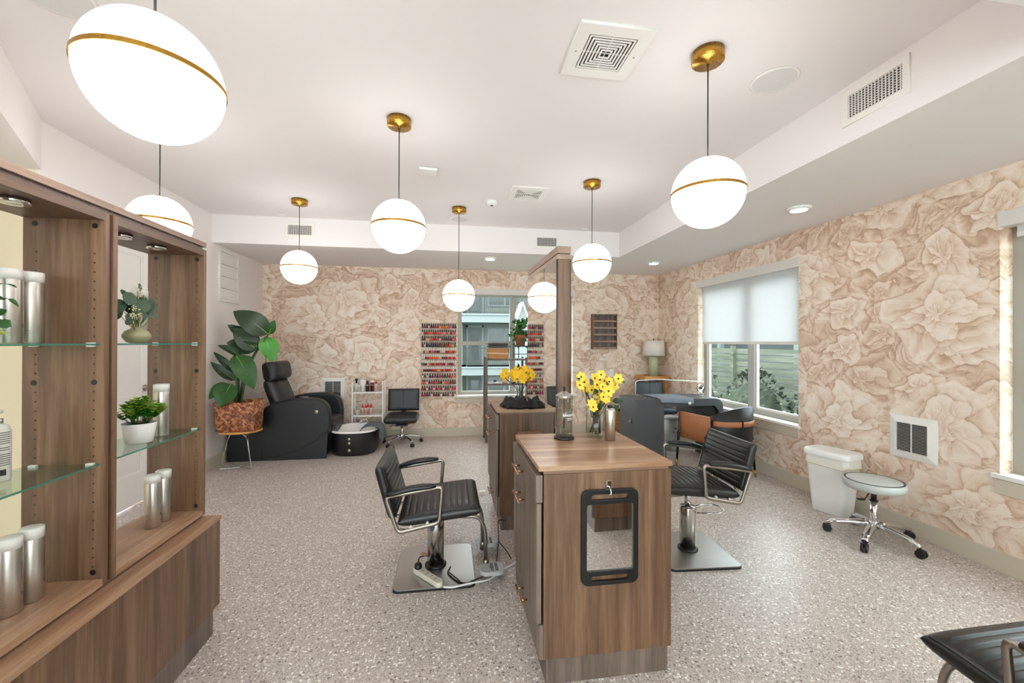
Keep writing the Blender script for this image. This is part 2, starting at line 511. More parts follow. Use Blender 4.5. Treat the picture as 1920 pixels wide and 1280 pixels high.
def arc_closed(pts, r, n=5):
    m = len(pts); pts = [Vector(p) for p in pts]; out = []
    for i in range(m):
        a, b, c = pts[i-1], pts[i], pts[(i+1) % m]
        d1 = (a-b).normalized(); d2 = (c-b).normalized(); p1, p2 = b + d1*r, b + d2*r
        for k in range(n + 1):
            t = k/n; out.append(p1*(1-t)**2 + b*2*t*(1-t) + p2*t*t)
    return out

# ================================================================== ROOM
XR, XL, YB = 3.40, -2.60, 6.33
ZS, ZC = 2.515, 2.831          # soffit underside, ceiling
XS, YS = 2.172, 5.055          # inner faces of the dropped soffit
YF = -3.2                      # unseen front wall behind the camera
struct(MB().box(-4.3, XR+.2, YF-.2, YB+.2, -.12, 0).build('floor', FLOOR))
struct(MB().box(-4.3, XR+.2, YF-.2, YB+.2, ZC, ZC+.1).build('ceiling', CEIL))
# back wall with window opening x .145..2.05, z .60..2.14
BW = (.145, 1.95, .60, 2.15)
b = MB().m(PAPER_X)
b.box(XL-.2, BW[0], YB, YB+.2, 0, ZC).box(BW[1], XR+.2, YB, YB+.2, 0, ZC).box(BW[0], BW[1], YB, YB+.2, 0, BW[2]).box(BW[0], BW[1], YB, YB+.2, BW[3], ZC)
struct(b.build('wall_back', merge=False))
# right wall with two windows
W1 = (3.59, 5.25, .60, 2.20); W2 = (.30, 2.088, .60, 2.20)
b = MB().m(PAPER_Y)
b.box(XR, XR+.2, W1[1], YB, 0, ZC).box(XR, XR+.2, W2[1], W1[0], 0, ZC).box(XR, XR+.2, YF, W2[0], 0, ZC)
for a in (W1, W2): b.box(XR, XR+.2, a[0], a[1], 0, a[2]).box(XR, XR+.2, a[0], a[1], a[3], ZC)
struct(b.build('wall_right', merge=False))
# left wall with the door opening, then the alcove beyond it
DY0, DY1, DZ = 3.19, 4.20, 2.30
b = MB().m(WHITE)
b.box(XL-.2, XL, DY1, YB, 0, ZC).box(XL-.2, XL, DY0, DY1, DZ, ZC).box(XL-.03, XL, 3.10, DY0, 0, ZC)
struct(b.build('wall_left', merge=False))
struct(box('wall_alcove', -4.3, XL-.03, 3.10, DY0, 0, ZC, CREAM))
struct(box('wall_alcove_side', -4.5, -4.3, YF, 3.30, 0, ZC, CREAM))
# unseen front wall: low wall and header, wide opening added for soft daylight fill
b = MB().m(WHITE)
b.box(-4.3, XR+.2, YF-.2, YF, 0, .35).box(-4.3, XR+.2, YF-.2, YF, 2.5, ZC).box(-4.3, -3.6, YF-.2, YF, .35, 2.5).box(2.9, XR+.2, YF-.2, YF, .35, 2.5)
struct(b.build('wall_front', merge=False))
# dropped soffits
struct(MB().box(XL, XR, YS, YB, ZS, ZC).build('trim_1', CEIL))
struct(MB().box(XS, XR, 1.079, YS, ZS, ZC).build('trim_2', CEIL))
struct(MB().box(1.2, XR, YF, 1.079, ZS, ZC).build('trim_3', CEIL))
struct(MB().prism([(-2.6, 3.105), (-1.95, 2.04), (-1.95, YF), (-4.3, YF), (-4.3, 3.105)], 'Z', ZS, ZC).build('trim_4', WHITE))
# baseboards
struct(MB().box(XL, XR, YB-.018, YB, 0, .125).build('baseboard_back', BASEB, bevel=.002))
struct(MB().box(XR-.018, XR, YF, YB-.018, 0, .125).build('baseboard_right', BASEB, bevel=.002))
struct(MB().box(XL, XL+.018, DY1+.03, YB-.018, 0, .125).build('baseboard_left', BASEB, bevel=.002))
struct(MB().box(-4.3, XL, 3.082, 3.10, 0, .14).build('baseboard_alcove', plain('alcove_baseboard', '#bda77f', .6)))

# ---- door in the left wall
xd = -2.665
d = struct(MB().box(xd-.02, xd-.004, DY0, DY1, .01, DZ).build('door_1', TRIMW))
def panel(y0, y1, z0, z1):
    pl = plate('door_panel', [rrect(y0, y1, z0, z1, .004, 1), rrect(y0+.012, y1-.012, z0+.012, z1-.012, .003, 1)], .006, TRIMW, d, T((xd+.001, 0, 0)) @ YZP)
    return pl
st = [[(DY0, .01), (DY1, .01), (DY1, DZ), (DY0, DZ)],
      [(DY0+.105, .274), (DY1-.105, .274), (DY1-.105, .81), (DY0+.105, .81)],
      [(DY0+.105, .945), (DY1-.105, .945), (DY1-.105, 2.16), (DY0+.105, 2.16)]]
plate('door_frame', st, .012, TRIMW, d, T((xd+.002, 0, 0)) @ YZP)
panel(DY0+.105, DY1-.105, .274, .81); panel(DY0+.105, DY1-.105, .945, 2.16)
k = MB().lathe([(.028, 0), (.028, .006), (.011, .01), (.011, .032), (.026, .04), (.03, .052), (.024, .066), (.008, .07), (0, .07)], seg=24, M=T((xd+.008, 4.125, 1.0)) @ Matrix.Rotation(PI/2, 4, 'Y'))
k.build('door_knob', SATIN, d)

# ---- windows
def win_right(nm, W, mull):
    y0, y1, z0, z1 = W; x0, x1 = XR+.10, XR+.16
    wd = struct(plate(nm, [[(y0, z0), (y1, z0), (y1, z1), (y0, z1)]] + [[(a, z0+.06), (c, z0+.06), (c, z1-.06), (a, z1-.06)] for a, c in mull], x1-x0, FRAMEG, None, T(((x0+x1)/2, 0, 0)) @ YZP))
    for a, c in mull:
        plate('sash', [[(a, z0+.06), (c, z0+.06), (c, z1-.06), (a, z1-.06)], [(a+.022, z0+.082), (c-.022, z0+.082), (c-.022, z1-.082), (a+.022, z1-.082)]], .03, TRIMW, wd, T((x0+.035, 0, 0)) @ YZP)
        MB().box(x0+.03, x0+.034, a+.02, c-.02, z0+.08, z1-.08).build('pane', WINGLASS, wd)
    MB().box(XR-.03, XR, y0-.03, y1+.03, z0-.022, z0+.006).box(XR, XR+.10, y0, y1, z0+.0005, z0+.006).build('sill', TRIMW, wd, bevel=.003)
    MB().prism([(XR-.02, z0-.025), (XR, z0-.025), (XR, z0-.115), (XR-.016, z0-.115)], 'Y', y0-.015, y1+.015).build('apron', BASEB, wd, bevel=.002)
    return wd
m1 = 4.36
win_right('window_1', W1, [(W1[0]+.06, m1-.05), (m1+.05, W1[1]-.06)])
m2 = 1.2
win_right('window_2', W2, [(W2[0]+.06, m2-.05), (m2+.05, W2[1]-.06)])
x0, x1, z0, z1 = BW
hb = 1.40
wb_ = struct(plate('window_3', [[(x0, z0), (x1, z0), (x1, z1), (x0, z1)], [(x0+.06, z0+.06), (.955, z0+.06), (.955, hb-.03), (x0+.06, hb-.03)],
     [(x0+.06, hb+.03), (.955, hb+.03), (.955, z1-.03), (x0+.06, z1-.03)], [(1.04, z0+.06), (x1-.06, z0+.06), (x1-.06, z1-.03), (1.04, z1-.03)]], .06, FRAMEG, None, T((0, YB+.12, 0)) @ XZ))
MB().box(x0+.05, x1-.05, YB+.118, YB+.122, z0+.05, z1-.02).build('pane', WINGLASS, wb_)
MB().box(x0-.05, x1+.05, YB-.05, YB+.10, z0-.02, z0+.01).build('sill', TRIMW, wb_, bevel=.003)
MB().prism([(x0-.045, z0-.02), (x1+.045, z0-.02), (x1+.03, z0-.10), (x0-.02, z0-.10)], 'Y', YB-.02, YB).build('apron', BASEB, wb_, bevel=.002)
# added glazing, out of view, letting broad fill light into the room
wf = struct(MB().box(-3.6, 2.9, YF-.12, YF-.112, .35, 2.5).build('fill_window', WINGLASS))
MB().box(-3.6, 2.9, YF-.14, YF-.09, .35, .41).box(-3.6, 2.9, YF-.14, YF-.09, 2.44, 2.5).box(-1.45, -1.39, YF-.14, YF-.09, .41, 2.44).box(.72, .78, YF-.14, YF-.09, .41, 2.44).build('frame', FRAMEG, wf)

# ---- roller blinds
t_ = NT('blind_fabric')
dif = t_.n('BsdfDiffuse'); trl = t_.n('BsdfTranslucent')
nz = t_.noise(t_.scale(t_.obj(), (300, 300, 300)), 1, 2).outputs[0]
cl = t_.mix(nz, lin('#e4e5e7'), lin('#f4f4f5')); t_.l(cl, dif.inputs[0]); t_.l(cl, trl.inputs[0])
mx = t_.n('MixShader'); mx.inputs[0].default_value = .5; t_.l(dif.outputs[0], mx.inputs[1]); t_.l(trl.outputs[0], mx.inputs[2])
BLIND = t_.done(mx)
CASS = plain('blind_cassette', '#dcd6d0', .5, var=.02)
def blind_right(label, y0, y1, zt, zb):
    t = thing('roller_blind', label, 'blind', (XR, (y0+y1)/2, zt))
    L = (y1-y0)/2
    MB().box(-.012, .09, -L, L, -.095, 0).build('cassette', CASS, t, bevel=.003)
    if zb:
        MB().box(.045, .048, -L+.005, L-.06, zb-zt, -.09).build('fabric', BLIND, t)
        MB().box(.04, .053, -L+.005, L-.06, zb-zt-.03, zb-zt+.002).build('hem_bar', CASS, t, bevel=.002)
    return t
blind_right('white roller blind pulled halfway down over the far window of the right wall', 3.58, 5.26, 2.262, 1.43)
blind_right('white roller blind rolled right up above the near window, cut by the right edge', .28, 2.095, 2.235, 2.10)
t = thing('roller_blind', 'pale roller blind rolled up above the window of the back wall', 'blind', (1.05, YB, 2.235))
MB().box(-.93, .93, -.012, .08, -.09, 0).build('cassette', CASS, t, bevel=.003)

# ================================================================== OUTSIDE
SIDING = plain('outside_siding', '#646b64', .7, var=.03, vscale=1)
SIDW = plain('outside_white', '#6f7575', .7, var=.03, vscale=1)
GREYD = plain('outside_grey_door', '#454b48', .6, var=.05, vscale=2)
DKGL = plain('outside_dark_glass', '#303a38', .15, var=.3, vscale=1.2)
RAIL = plain('outside_rail', '#2a2b29', .6)
def siding(b, x0, x1, y, z0, z1, step=.16):
    z = z0
    while z < z1:
        b.prism([(y, z), (y, z+step), (y-.022, z)], 'X', x0, x1); z += step
bl = thing('apartment_building', 'pale green and white apartment block with railed balconies seen through the back window', 'building', (2.6, 24, -3.5))
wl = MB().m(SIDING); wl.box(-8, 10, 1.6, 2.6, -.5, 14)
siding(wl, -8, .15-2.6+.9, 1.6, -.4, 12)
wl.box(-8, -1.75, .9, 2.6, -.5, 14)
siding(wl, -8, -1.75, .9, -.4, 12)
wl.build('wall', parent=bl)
for fl in range(4):
    zf = .55 + 3.0*fl
    sb = MB().m(SIDW).box(-1.85, 6, -.6, 1.6, zf-.5, zf).box(-1.9, 6, -.66, 1.6, zf-.1, zf).build('balcony_slab', parent=bl, bevel=.01)
    r = MB().m(RAIL)
    for x in range(0, 56): r.box(-1.55+x*.11, -1.525+x*.11, -.5, -.485, zf+.1, zf+1.02)
    r.box(-1.6, 5.2, -.51, -.47, zf+1.02, zf+1.07).box(-1.6, 5.2, -.51, -.47, zf+.07, zf+.1)
    for x in (-1.6, 1.15, 3.3): r.box(x, x+.06, -.52, -.46, zf, zf+1.1)
    r.build('railing', parent=sb)
    dr = MB().m(GREYD).box(-1.40, -.55, 1.5, 1.6, zf+.02, zf+2.3).m(SIDW).box(-1.5, -1.40, 1.48, 1.6, zf, zf+2.4).box(-.55, -.45, 1.48, 1.6, zf, zf+2.4).box(-1.5, -.45, 1.48, 1.6, zf+2.3, zf+2.4).build('door', parent=bl)
    MB().m(DKGL).box(-1.2, -.75, 1.48, 1.5, zf+.3, zf+2.05).build('pane', parent=dr)
    wn_ = MB().m(SIDW).box(-.2, 1.9, 1.5, 1.6, zf+.6, zf+2.3).build('window', parent=bl)
    MB().m(DKGL).box(-.1, .78, 1.48, 1.5, zf+.7, zf+2.2).box(.94, 1.8, 1.48, 1.5, zf+.7, zf+2.2).build('pane', parent=wn_)
g = thing('white_gable', 'white gabled roof end outside the back window, beside the hanging plant', 'roof', (2.52, 14.0, .3))
MB().m(SIDW).prism([(-.24, -2), (.24, -2), (.24, 1.78), (0, 2.42), (-.24, 1.78)], 'Y', 0, .7).build('gable_wall', parent=g)
MB().m(TRIMW).prism([(-.29, 1.62), (0, 2.42), (.29, 1.62), (.29, 1.72), (0, 2.52), (-.29, 1.72)], 'Y', -.1, .75).build('roof_edge', parent=g)
# ground, fence and porch outside the right wall
struct(MB().box(-30, 40, YB+.3, 60, -3.6, -3.5).box(XR+.3, 40, -20, YB+.3, -.35, -.25).build('ground', plain('outside_ground', '#6f7466', .9, var=.2, vscale=1)))
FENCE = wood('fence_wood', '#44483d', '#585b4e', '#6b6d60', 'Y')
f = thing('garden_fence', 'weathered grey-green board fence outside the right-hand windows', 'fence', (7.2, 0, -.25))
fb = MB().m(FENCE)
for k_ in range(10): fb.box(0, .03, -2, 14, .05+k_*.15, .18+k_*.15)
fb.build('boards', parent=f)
for k_ in range(7): MB().m(FENCE).box(-.08, 0, -1.5+2.2*k_, -1.4+2.2*k_, 0, 1.6).build('post', parent=f)
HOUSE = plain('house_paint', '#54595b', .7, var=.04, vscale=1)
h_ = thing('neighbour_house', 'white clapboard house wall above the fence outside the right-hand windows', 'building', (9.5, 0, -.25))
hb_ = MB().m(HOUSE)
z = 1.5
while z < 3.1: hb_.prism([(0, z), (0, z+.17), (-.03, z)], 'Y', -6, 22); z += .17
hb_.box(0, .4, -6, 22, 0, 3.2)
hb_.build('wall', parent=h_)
MB().m(SIDW).box(-.6, 0, -6, 22, 1.95, 2.25).build('trim_beam', parent=h_)
for k_ in range(6): MB().m(SIDW).box(-.6, -.45, -3+3.1*k_, -2.85+3.1*k_, 0, 2.0).build('porch_post', parent=h_)
HEDGE = plain('hedge', '#3c4336', .9, var=.5, vscale=7)
for i_, (hx, hy, hs) in enumerate(((6.2, 7.6, .75), (6.3, 6.2, .6), (6.0, 9.5, .85), (6.3, 3.5, .5))):
    hbm = MB().m(HEDGE)
    rg = random.Random(i_)
    for _ in range(260):
        a, e_ = rg.uniform(0, 2*PI), rg.uniform(0, PI/2)
        p = Vector((math.cos(a)*math.cos(e_)*hs*.7, math.sin(a)*math.cos(e_)*hs, math.sin(e_)*hs*1.4))
        dd = Vector((rg.uniform(-1, 1), rg.uniform(-1, 1), rg.uniform(-.3, 1))).normalized()*.16
        hbm.leaf(p, p+dd, .1, nl=2)
    hbm.sphere((0, 0, .05), hs*.8, sc=(.7, 1, 1.4))
    o = hbm.build('hedge_bush'); o.location = (hx, hy, -.25)
    tag(o, ['round green bush before the fence, seen in the left pane of the far window', 'small green bush before the fence outside the far window, nearer bush', 'largest green bush before the fence, farthest along outside', 'low green bush before the fence, between the two right windows'][i_], 'bush', 'bushes before the fence')

# ================================================================== CEILING FITTINGS
def pendant(loc, zc, label):
    t = thing('globe_pendant', label, 'pendant light', (loc[0], loc[1], zc), 0, 'opal globe pendants')
    r = .167
    MB().sphere((0, 0, 0), r, 48, 32).build('globe', GLOBE, t)
    MB().lathe([(r*.998, -.0068), (r+.003, -.0068), (r+.003, .0068), (r*.998, .0068)], seg=64, smooth=False).build('brass_band', BRASS, t)
    top = ZC - zc
    MB().cyl((0, 0, r-.004), (0, 0, top-.045), .0032, seg=8).build('cord', BLACKP, t)
    MB().lathe([(.012, top-.062), (.012, top-.05), (.072, top-.05), (.075, top-.047), (.075, top)], seg=40).build('canopy', BRASS, t)
    MB().lathe([(.022, r-.002), (.022, r+.006), (.004, r+.012), (0, r+.012)], seg=20).build('cap', BRASS, t)
for loc, zc, lb in (((-.823, 1.31), 2.15, 'white globe pendant nearest the camera, top left, largest in the photo'),
    ((-1.79, 2.90), 2.15, 'white globe pendant half hidden behind the top of the display shelves'),
    ((-.313, 2.712), 2.146, 'white globe pendant hanging above the left salon chair, nearer middle one'),
    ((-1.473, 4.411), 2.155, 'white globe pendant hanging before the pedicure chair, farthest to the left'),
    ((.109, 4.403), 1.905, 'lowest hanging white globe pendant, before the back window'),
    ((1.249, 1.85), 2.143, 'white globe pendant at upper right, nearer one of the right-hand pair'),
    ((1.249, 3.496), 2.114, 'white globe pendant just right of the wooden mirror frame top')):
    pendant(loc, zc, lb)

def downlight(x, y, label):
    t = thing('downlight', label, 'recessed light', (x, y, ZS), 0, 'round downlights in the lowered soffit')
    MB().lathe([(.058, -.0215), (.085, -.016), (.088, 0)], seg=36).build('trim_ring', TRIMW, t)
    MB().lathe([(0, -.022), (.06, -.0215)], seg=36).build('lens', LENS, t)
downlight(2.818, 2.974, 'lit round downlight above the wall between the two right windows')
downlight(2.775, 5.297, 'small lit round downlight near the back right corner of the soffit')
downlight(.538, 5.387, 'small lit round downlight left of the wooden mirror frame')
def diffuser(cx, cy, label):
    t = thing('ceiling_diffuser', label, 'ceiling vent', (cx, cy, ZC), 0, 'square ceiling diffusers')
    s = .178
    plate('frame', [[(-s, -s), (s, -s), (s, s), (-s, s)], [(-.118, -.118), (.118, -.118), (.118, .118), (-.118, .118)]], .012, TRIMW, t, T((0, 0, -.006)), .001)
    MB().box(-.125, .125, -.125, .125, -.002, 0).build('backing', BLKMET, t)
    outl = []
    for k in range(6):
        for a in (.112 - k*.0165, .103 - k*.0165): outl.append([(-a, -a), (a, -a), (a, a), (-a, a)])
    plate('louvres', outl, .003, TRIMW, t, T((0, 0, -.011)))
    b = MB().box(-.118, .118, -.0012, .0012, -.0095, -.003).box(-.0012, .0012, -.118, .118, -.0095, -.003)
    b.build('brace', TRIMW, t, merge=False)
    for a in (-.148, .148): MB().lathe([(0, -.0145), (.004, -.014), (.005, -.012)], c=(a, 0, 0), seg=8).build('screw', SATIN, t)
diffuser(.752, 1.925, 'large white square ceiling diffuser, nearer one at top centre')
diffuser(.748, 3.87, 'smaller looking white square ceiling diffuser, farther back toward the window')
def speaker(x, y, r, label):
    t = thing('ceiling_speaker', label, 'speaker', (x, y, ZC), 0, 'round ceiling speakers')
    MB().lathe([(r-.016, -.004), (r-.006, -.008), (r, 0)], seg=48).build('rim', TRIMW, t)
    MB().lathe([(0, -.0058), (r-.014, -.0055), (r-.014, -.002)], seg=48, smooth=False).build('grille', plain('speaker_grille', '#dcdad8', .8), t)
speaker(1.735, 1.99, .118, 'flat round white ceiling speaker right of the brass canopy')
speaker(-1.60, 1.95, .14, 'round ceiling speaker cut by the top edge beside the largest globe')
speaker(.12, 4.80, .11, 'faint flat round white speaker near the back soffit, behind the lowest globe')
for x, y, lb in ((-1.849, 4.974, 'small round sprinkler cover above the left soffit grille'), (1.681, 4.959, 'small round sprinkler cover near the corner of the raised ceiling'), (-.209, 5.0, 'small round sprinkler cover above the middle of the back soffit')):
    o = MB().lathe([(0, -.008), (.034, -.007), (.038, 0)], seg=24).build('sprinkler_cover', TRIMW); o.location = (x, y, ZC)
    tag(o, lb, 'sprinkler cover', 'round sprinkler covers')
t = thing('smoke_detector', 'round white smoke detector with a dark eye on the ceiling', 'smoke detector', (.428, 4.139, ZC))
MB().lathe([(.0, -.045), (.03, -.045), (.05, -.035), (.058, -.012), (.058, 0)], seg=32).build('housing', PLASTW, t)
MB().lathe([(0, -.049), (.014, -.048), (.018, -.044)], seg=16).build('sensor', BLKMET, t)
t = thing('occupancy_sensor', 'square white ceiling sensor just right of the middle pendant cord', 'sensor', (-.17, 3.47, ZC), .1)
MB().prism(rrect(-.075, .075, -.065, .065, .015), 'Z', -.026, -.004).build('housing', PLASTW, t, bevel=.004)
MB().box(-.06, .06, -.05, .05, -.004, 0).build('base', BLKMET, t)

def grille(name, label, cat, M, w, h, nx, ny, fr=.03, group=None, dark=BLKMET, horizontal=False):
    """wall grille: local x right, y up, front faces +z before M"""
    t = bpy.data.objects.new(name, None); COL.objects.link(t); t.matrix_world = M
    tag(t, label, cat, group)
    o = [(-w/2, -h/2), (w/2, -h/2), (w/2, h/2), (-w/2, h/2)]
    i = [(x*(1-2*fr/w), y*(1-2*fr/h)) for x, y in o]
    plate('frame', [o, i], .008, TRIMW, t, T((0, 0, .004)), .002)
    MB().box(-w/2+.01, w/2-.01, -h/2+.01, h/2-.01, 0, .001).build('backing', dark, t)
    iw, ih = w-2*fr, h-2*fr
    b = MB().m(TRIMW)
    for k in range(nx):
        x = -iw/2 + iw*(k+.5)/nx; b.box(x-.0016, x+.0016, -ih/2, ih/2, .004, .012)
    if ny:
        for k in range(ny):
            y = -ih/2 + ih*(k+.5)/ny; b.box(-iw/2, iw/2, y-.0014, y+.0014, .003, .007)
    b.build('slats', parent=t, merge=False)
    for s in (-1, 1): MB().lathe([(0, .0105), (.004, .0095), (.005, .008)], c=(s*(w/2-fr*.45), 0, 0), seg=8).build('screw', SATIN, t)
    return t
FY = Matrix(((1,0,0,0),(0,0,-1,0),(0,1,0,0),(0,0,0,1)))      # faces -Y, x right
FX = Matrix(((0,0,-1,0),(-1,0,0,0),(0,1,0,0),(0,0,0,1)))     # faces -X
FXP = Matrix(((0,0,1,0),(1,0,0,0),(0,1,0,0),(0,0,0,1)))      # faces +X
grille('air_grille', 'white air grille on the side of the soffit, top right', 'vent', T((XS, 1.825, 2.704)) @ FX, .335, .185, 16, 10, .028, 'supply grilles in the soffit faces')
grille('air_grille', 'white air grille on the back soffit behind the left far pendant cord', 'vent', T((-1.682, YS, 2.69)) @ FY, .315, .165, 14, 9, .026, 'supply grilles in the soffit faces')
grille('air_grille', 'dark looking air grille on the back soffit left of the mirror frame top', 'vent', T((1.215, YS, 2.67)) @ FY, .30, .155, 14, 6, .022, 'supply grilles in the soffit faces')
def heater(label, M):
    t = bpy.data.objects.new('wall_heater', None); COL.objects.link(t); t.matrix_world = M
    tag(t, label, 'wall heater', 'square white wall vents')
    w = .158
    b = MB().m(TRIMW)
    out = [(-w, -w), (w, -w), (w, w), (-w, w)]; q = .108
    inn = [(-q, -q), (q, -q), (q, q), (-q, q)]
    for i in range(4):
        a, c = out[i], out[(i+1) % 4]; e, f = inn[(i+1) % 4], inn[i]
        b.face([(*a, 0), (*c, 0), (*c, .008), (*a, .008)]); b.face([(*a, .008), (*c, .008), (*e, .026), (*f, .026)]); b.face([(*f, .026), (*e, .026), (*e, .004), (*f, .004)])
    b.build('frame', parent=t)
    MB().box(-q, q, -q, q, .002, .004).build('backing', BLKMET, t)
    g = MB().m(PLASTW)
    for k in range(20):
        y = -q + 2*q*(k+.5)/20
        g.face([(-q, y-.003, .010), (q, y-.003, .010), (q, y+.0025, .018), (-q, y+.0025, .018)])
    g.box(-.003, .003, -q, q, .016, .02)
    g.build('slats', parent=t, merge=False)
heater('white square wall vent above the grey rolling stool', T((XR, 2.575, .714)) @ FX)
heater('white square wall vent behind the pedicure chair, left of the bottle trolley', T((-1.643, YB, .735)) @ FY)
heater('white square wall vent low on the back wall, half hidden by yellow flowers', T((2.33, YB, .735)) @ FY)
t = thing('light_switch', 'small white switch plate on the back wall below the wooden wall shelf', 'switch', (2.59, YB, .93))
MB().box(-.038, .038, -.006, 0, -.058, .058).build('plate', PLASTW, t, bevel=.003)
MB().box(-.015, .015, -.010, -.005, -.03, .03).build('rocker', PLASTW, t, bevel=.002)
t = thing('access_panel', 'white framed translucent panel high on the left wall', 'wall panel', (XL, 5.405, 2.185))
P_ = [[(-.22, -.305), (.22, -.305), (.22, .305), (-.22, .305)]] + [[(-.19, -.275+.14*k), (.19, -.275+.14*k), (.19, -.15+.14*k), (-.19, -.15+.14*k)] for k in range(4)]
plate('frame', P_, .02, TRIMW, t, T((.010, 0, 0)) @ YZP, .001)
for k in range(4): MB().box(.002, .012, -.186, .186, -.271+.14*k, -.154+.14*k).build('block', PLASTW, t, bevel=.004)

# ================================================================== DISPLAY SHELVES (left)
BX, CX = -1.118, -1.187        # base front, upper cabinet front
t = thing('base_cabinet', 'long low walnut base cabinet carrying the two display shelves', 'cabinet', (BX, 1.65, 0))
MB().box(-.38, 0, -.68, .61, .112, .530).build('body', WALNUT, t, bevel=.001)
MB().box(-.385, .004, -.685, .615, .530, .548).build('top', WALNUT_Y, t, bevel=.001)
MB().box(-.34, .0, -.62, .55, 0, .112).build('toe_kick', WALNUT_G, t)
def display(label, y0, y1):
    t = thing('display_cabinet', label, 'display shelves', (CX, y0, .548), 0, 'open walnut display cabinets')
    D = .245; W = y1-y0; top = 1.315
    for y in (0, W-.022):
        MB().box(-D, 0, y, y+.022, .012, top).build('side_panel', WALNUT, t, bevel=.0006)
    MB().box(-D, -.0005, .022, W-.022, .012, .036).build('bottom_panel', WALNUT_Y, t)
    MB().box(-D+.01, -.012, .0, W, 0, .012).build('plinth', WALNUT_G, t)
    MB().box(-D, -.0005, .022, W-.022, top-.03, top).build('top_panel', wood('walnut_top_panel', '#4b382c', '#6a5242', '#846a58', 'Y'), t)
    h = MB().m(BLACKP)
    for x in (-.03, -.205):
        z = .08
        while z < top-.12:
            if abs((z-.05) % .032) < 1: h.cyl((x, W-.0221, z), (x, W-.0235, z), .0026, seg=6)
            z += .032
    h.build('peg_holes', parent=t)
    for x, z in ((-.03, top-.05), (-.21, top-.05), (-.03, .72), (-.21, .72), (-.03, .06)):
        MB().m(BLACKP).lathe([(0, -.004), (.0085, -.003), (.0095, 0)], seg=16, M=T((x, W-.0225, z)) @ Matrix.Rotation(PI/2, 4, 'X')).build('screw_cap', parent=t)
    for z in (.863-.008, .438):
        sh = MB().m(SHELFG).box(-D+.012, -.012, .024, W-.024, z-.006, z).build('glass_shelf', parent=t)
        MB().m(EDGEG).box(-.0122, -.0112, .024, W-.024, z-.006, z).build('glass_edge', parent=sh)
        for x in (-.035, -.205):
            MB().m(ACRYL).box(x-.012, x+.012, W-.036, W-.022, z-.012, z+.004).build('shelf_clip', PLASTW, sh, bevel=.003)
    for y in ((.17,) if False else (.16, .36)):
        p = MB().m(CHROME).lathe([(.034, top-.03), (.036, top-.044), (.032, top-.046)], c=(-.085, y, 0), seg=28).build('puck_light', parent=t)
        MB().lathe([(0, top-.0465), (.032, top-.0455)], c=(-.085, y, 0), seg=28).build('lens', PLASTW, p)
    return t
display('open walnut display cabinet with silver cans and ivy, nearest the camera', 1.075, 1.668)
display('open walnut display cabinet with vase and potted plant, farther unit', 1.683, 2.262)
t = thing('cornice', 'walnut cornice board running across both display cabinets', 'cornice', (CX, 1.075, 1.865))
MB().box(-.25, .0, -.0, 1.187, .012, .035).build('board', WALNUT_L, t, bevel=.001)
MB().box(-.24, -.012, .0, 1.175, 0, .012).build('spacer', WALNUT_G, t)
o = MB().tube(arc([(-.13, .47, .044), (-.12, .55, .07), (-.10, .66, .072), (-.09, .74, .038)], .05), .0025, 6).tube(arc([(-.09, .79, .038), (-.1, .86, .05), (-.07, .93, .037)], .03), .0025, 6).build('power_cable', BLKMET)
o.location = (CX, 1.075, 1.865)
tag(o, 'thin black cable looping up from the top of the display cabinets', 'cable')

PAPERW = plain('can_cap', '#f2f0ec', .4, var=.02)
CANM = metal('can_silver', '#dad7d0', .34, 'Z')
PRINT = plain('can_print', '#77736c', .5)
def can_parts(t, lines=True, r=.0295, h=.232):
    MB().lathe([(0, 0), (r-.002, 0), (r, .003), (r, h-.035), (r-.001, h-.032)], seg=32).build('body', CANM, t)
    MB().lathe([(r, h-.034), (r, h-.002), (r-.003, h), (0, h)], seg=32).build('cap', PAPERW, t)
    b = MB().m(PRINT)
    def ring(z, a0, a1, hh=.0006):
        P = [[Vector(((r+.0003)*math.cos(a0+(a1-a0)*k/8), (r+.0003)*math.sin(a0+(a1-a0)*k/8), zz)) for k in range(9)] for zz in (z, z+hh)]
        b.quadgrid(P)
    if lines:
        for z, a0, a1 in ((.040, -1.9, -.9), (.033, -1.9, -.9), (.026, -1.9, -1.4)): ring(z, a0, a1)
        for k in range(14): ring(.1+.004*k, .15, .15+.35+.1*math.sin(k*2.1), .0012)
        for k in range(4): ring(.022+.004*k, .15, .42, .0012)
        ring(.05, .15, .5, .012)
    b.build('print', parent=t, merge=False)
can0 = None
def can(x, y, z, rz, label, group):
    global can0
    if can0 is None:
        can0 = thing('aerosol_can', label, 'spray can', (x, y, z), rz, group); can_parts(can0); return can0
    return dup(can0, (x, y, z), rz, label, group)
zt, zl, zs = 1.4035, .9865, .5845
can(-1.315, 1.475, zs, 0, 'silver spray can on the bottom board nearest the camera, front one of two', 'silver spray cans')
can(-1.315, 1.545, zs, .1, 'silver spray can on the bottom board, half hidden by the nearest can', 'silver spray cans')
can(-1.345, 1.505, zt, .2, 'silver spray can standing beside the ivy on the upper glass shelf, front one', 'silver spray cans')
can(-1.345, 1.575, zt, .4, 'silver spray can partly behind another on the upper shelf beside the ivy', 'silver spray cans')
can(-1.302, 2.075, zs, -.2, 'silver spray can on the bottom board of the farther cabinet, front one', 'silver spray cans')
can(-1.302, 2.145, zs, 0, 'silver spray can on the bottom board of the farther cabinet, rear one', 'silver spray cans')
can(-1.33, 2.03, zt, 0, 'silver spray can standing behind the green vase', 'silver spray cans')
can(-1.285, 2.10, zl, 0, 'silver spray can standing behind the bushy potted plant', 'silver spray cans')
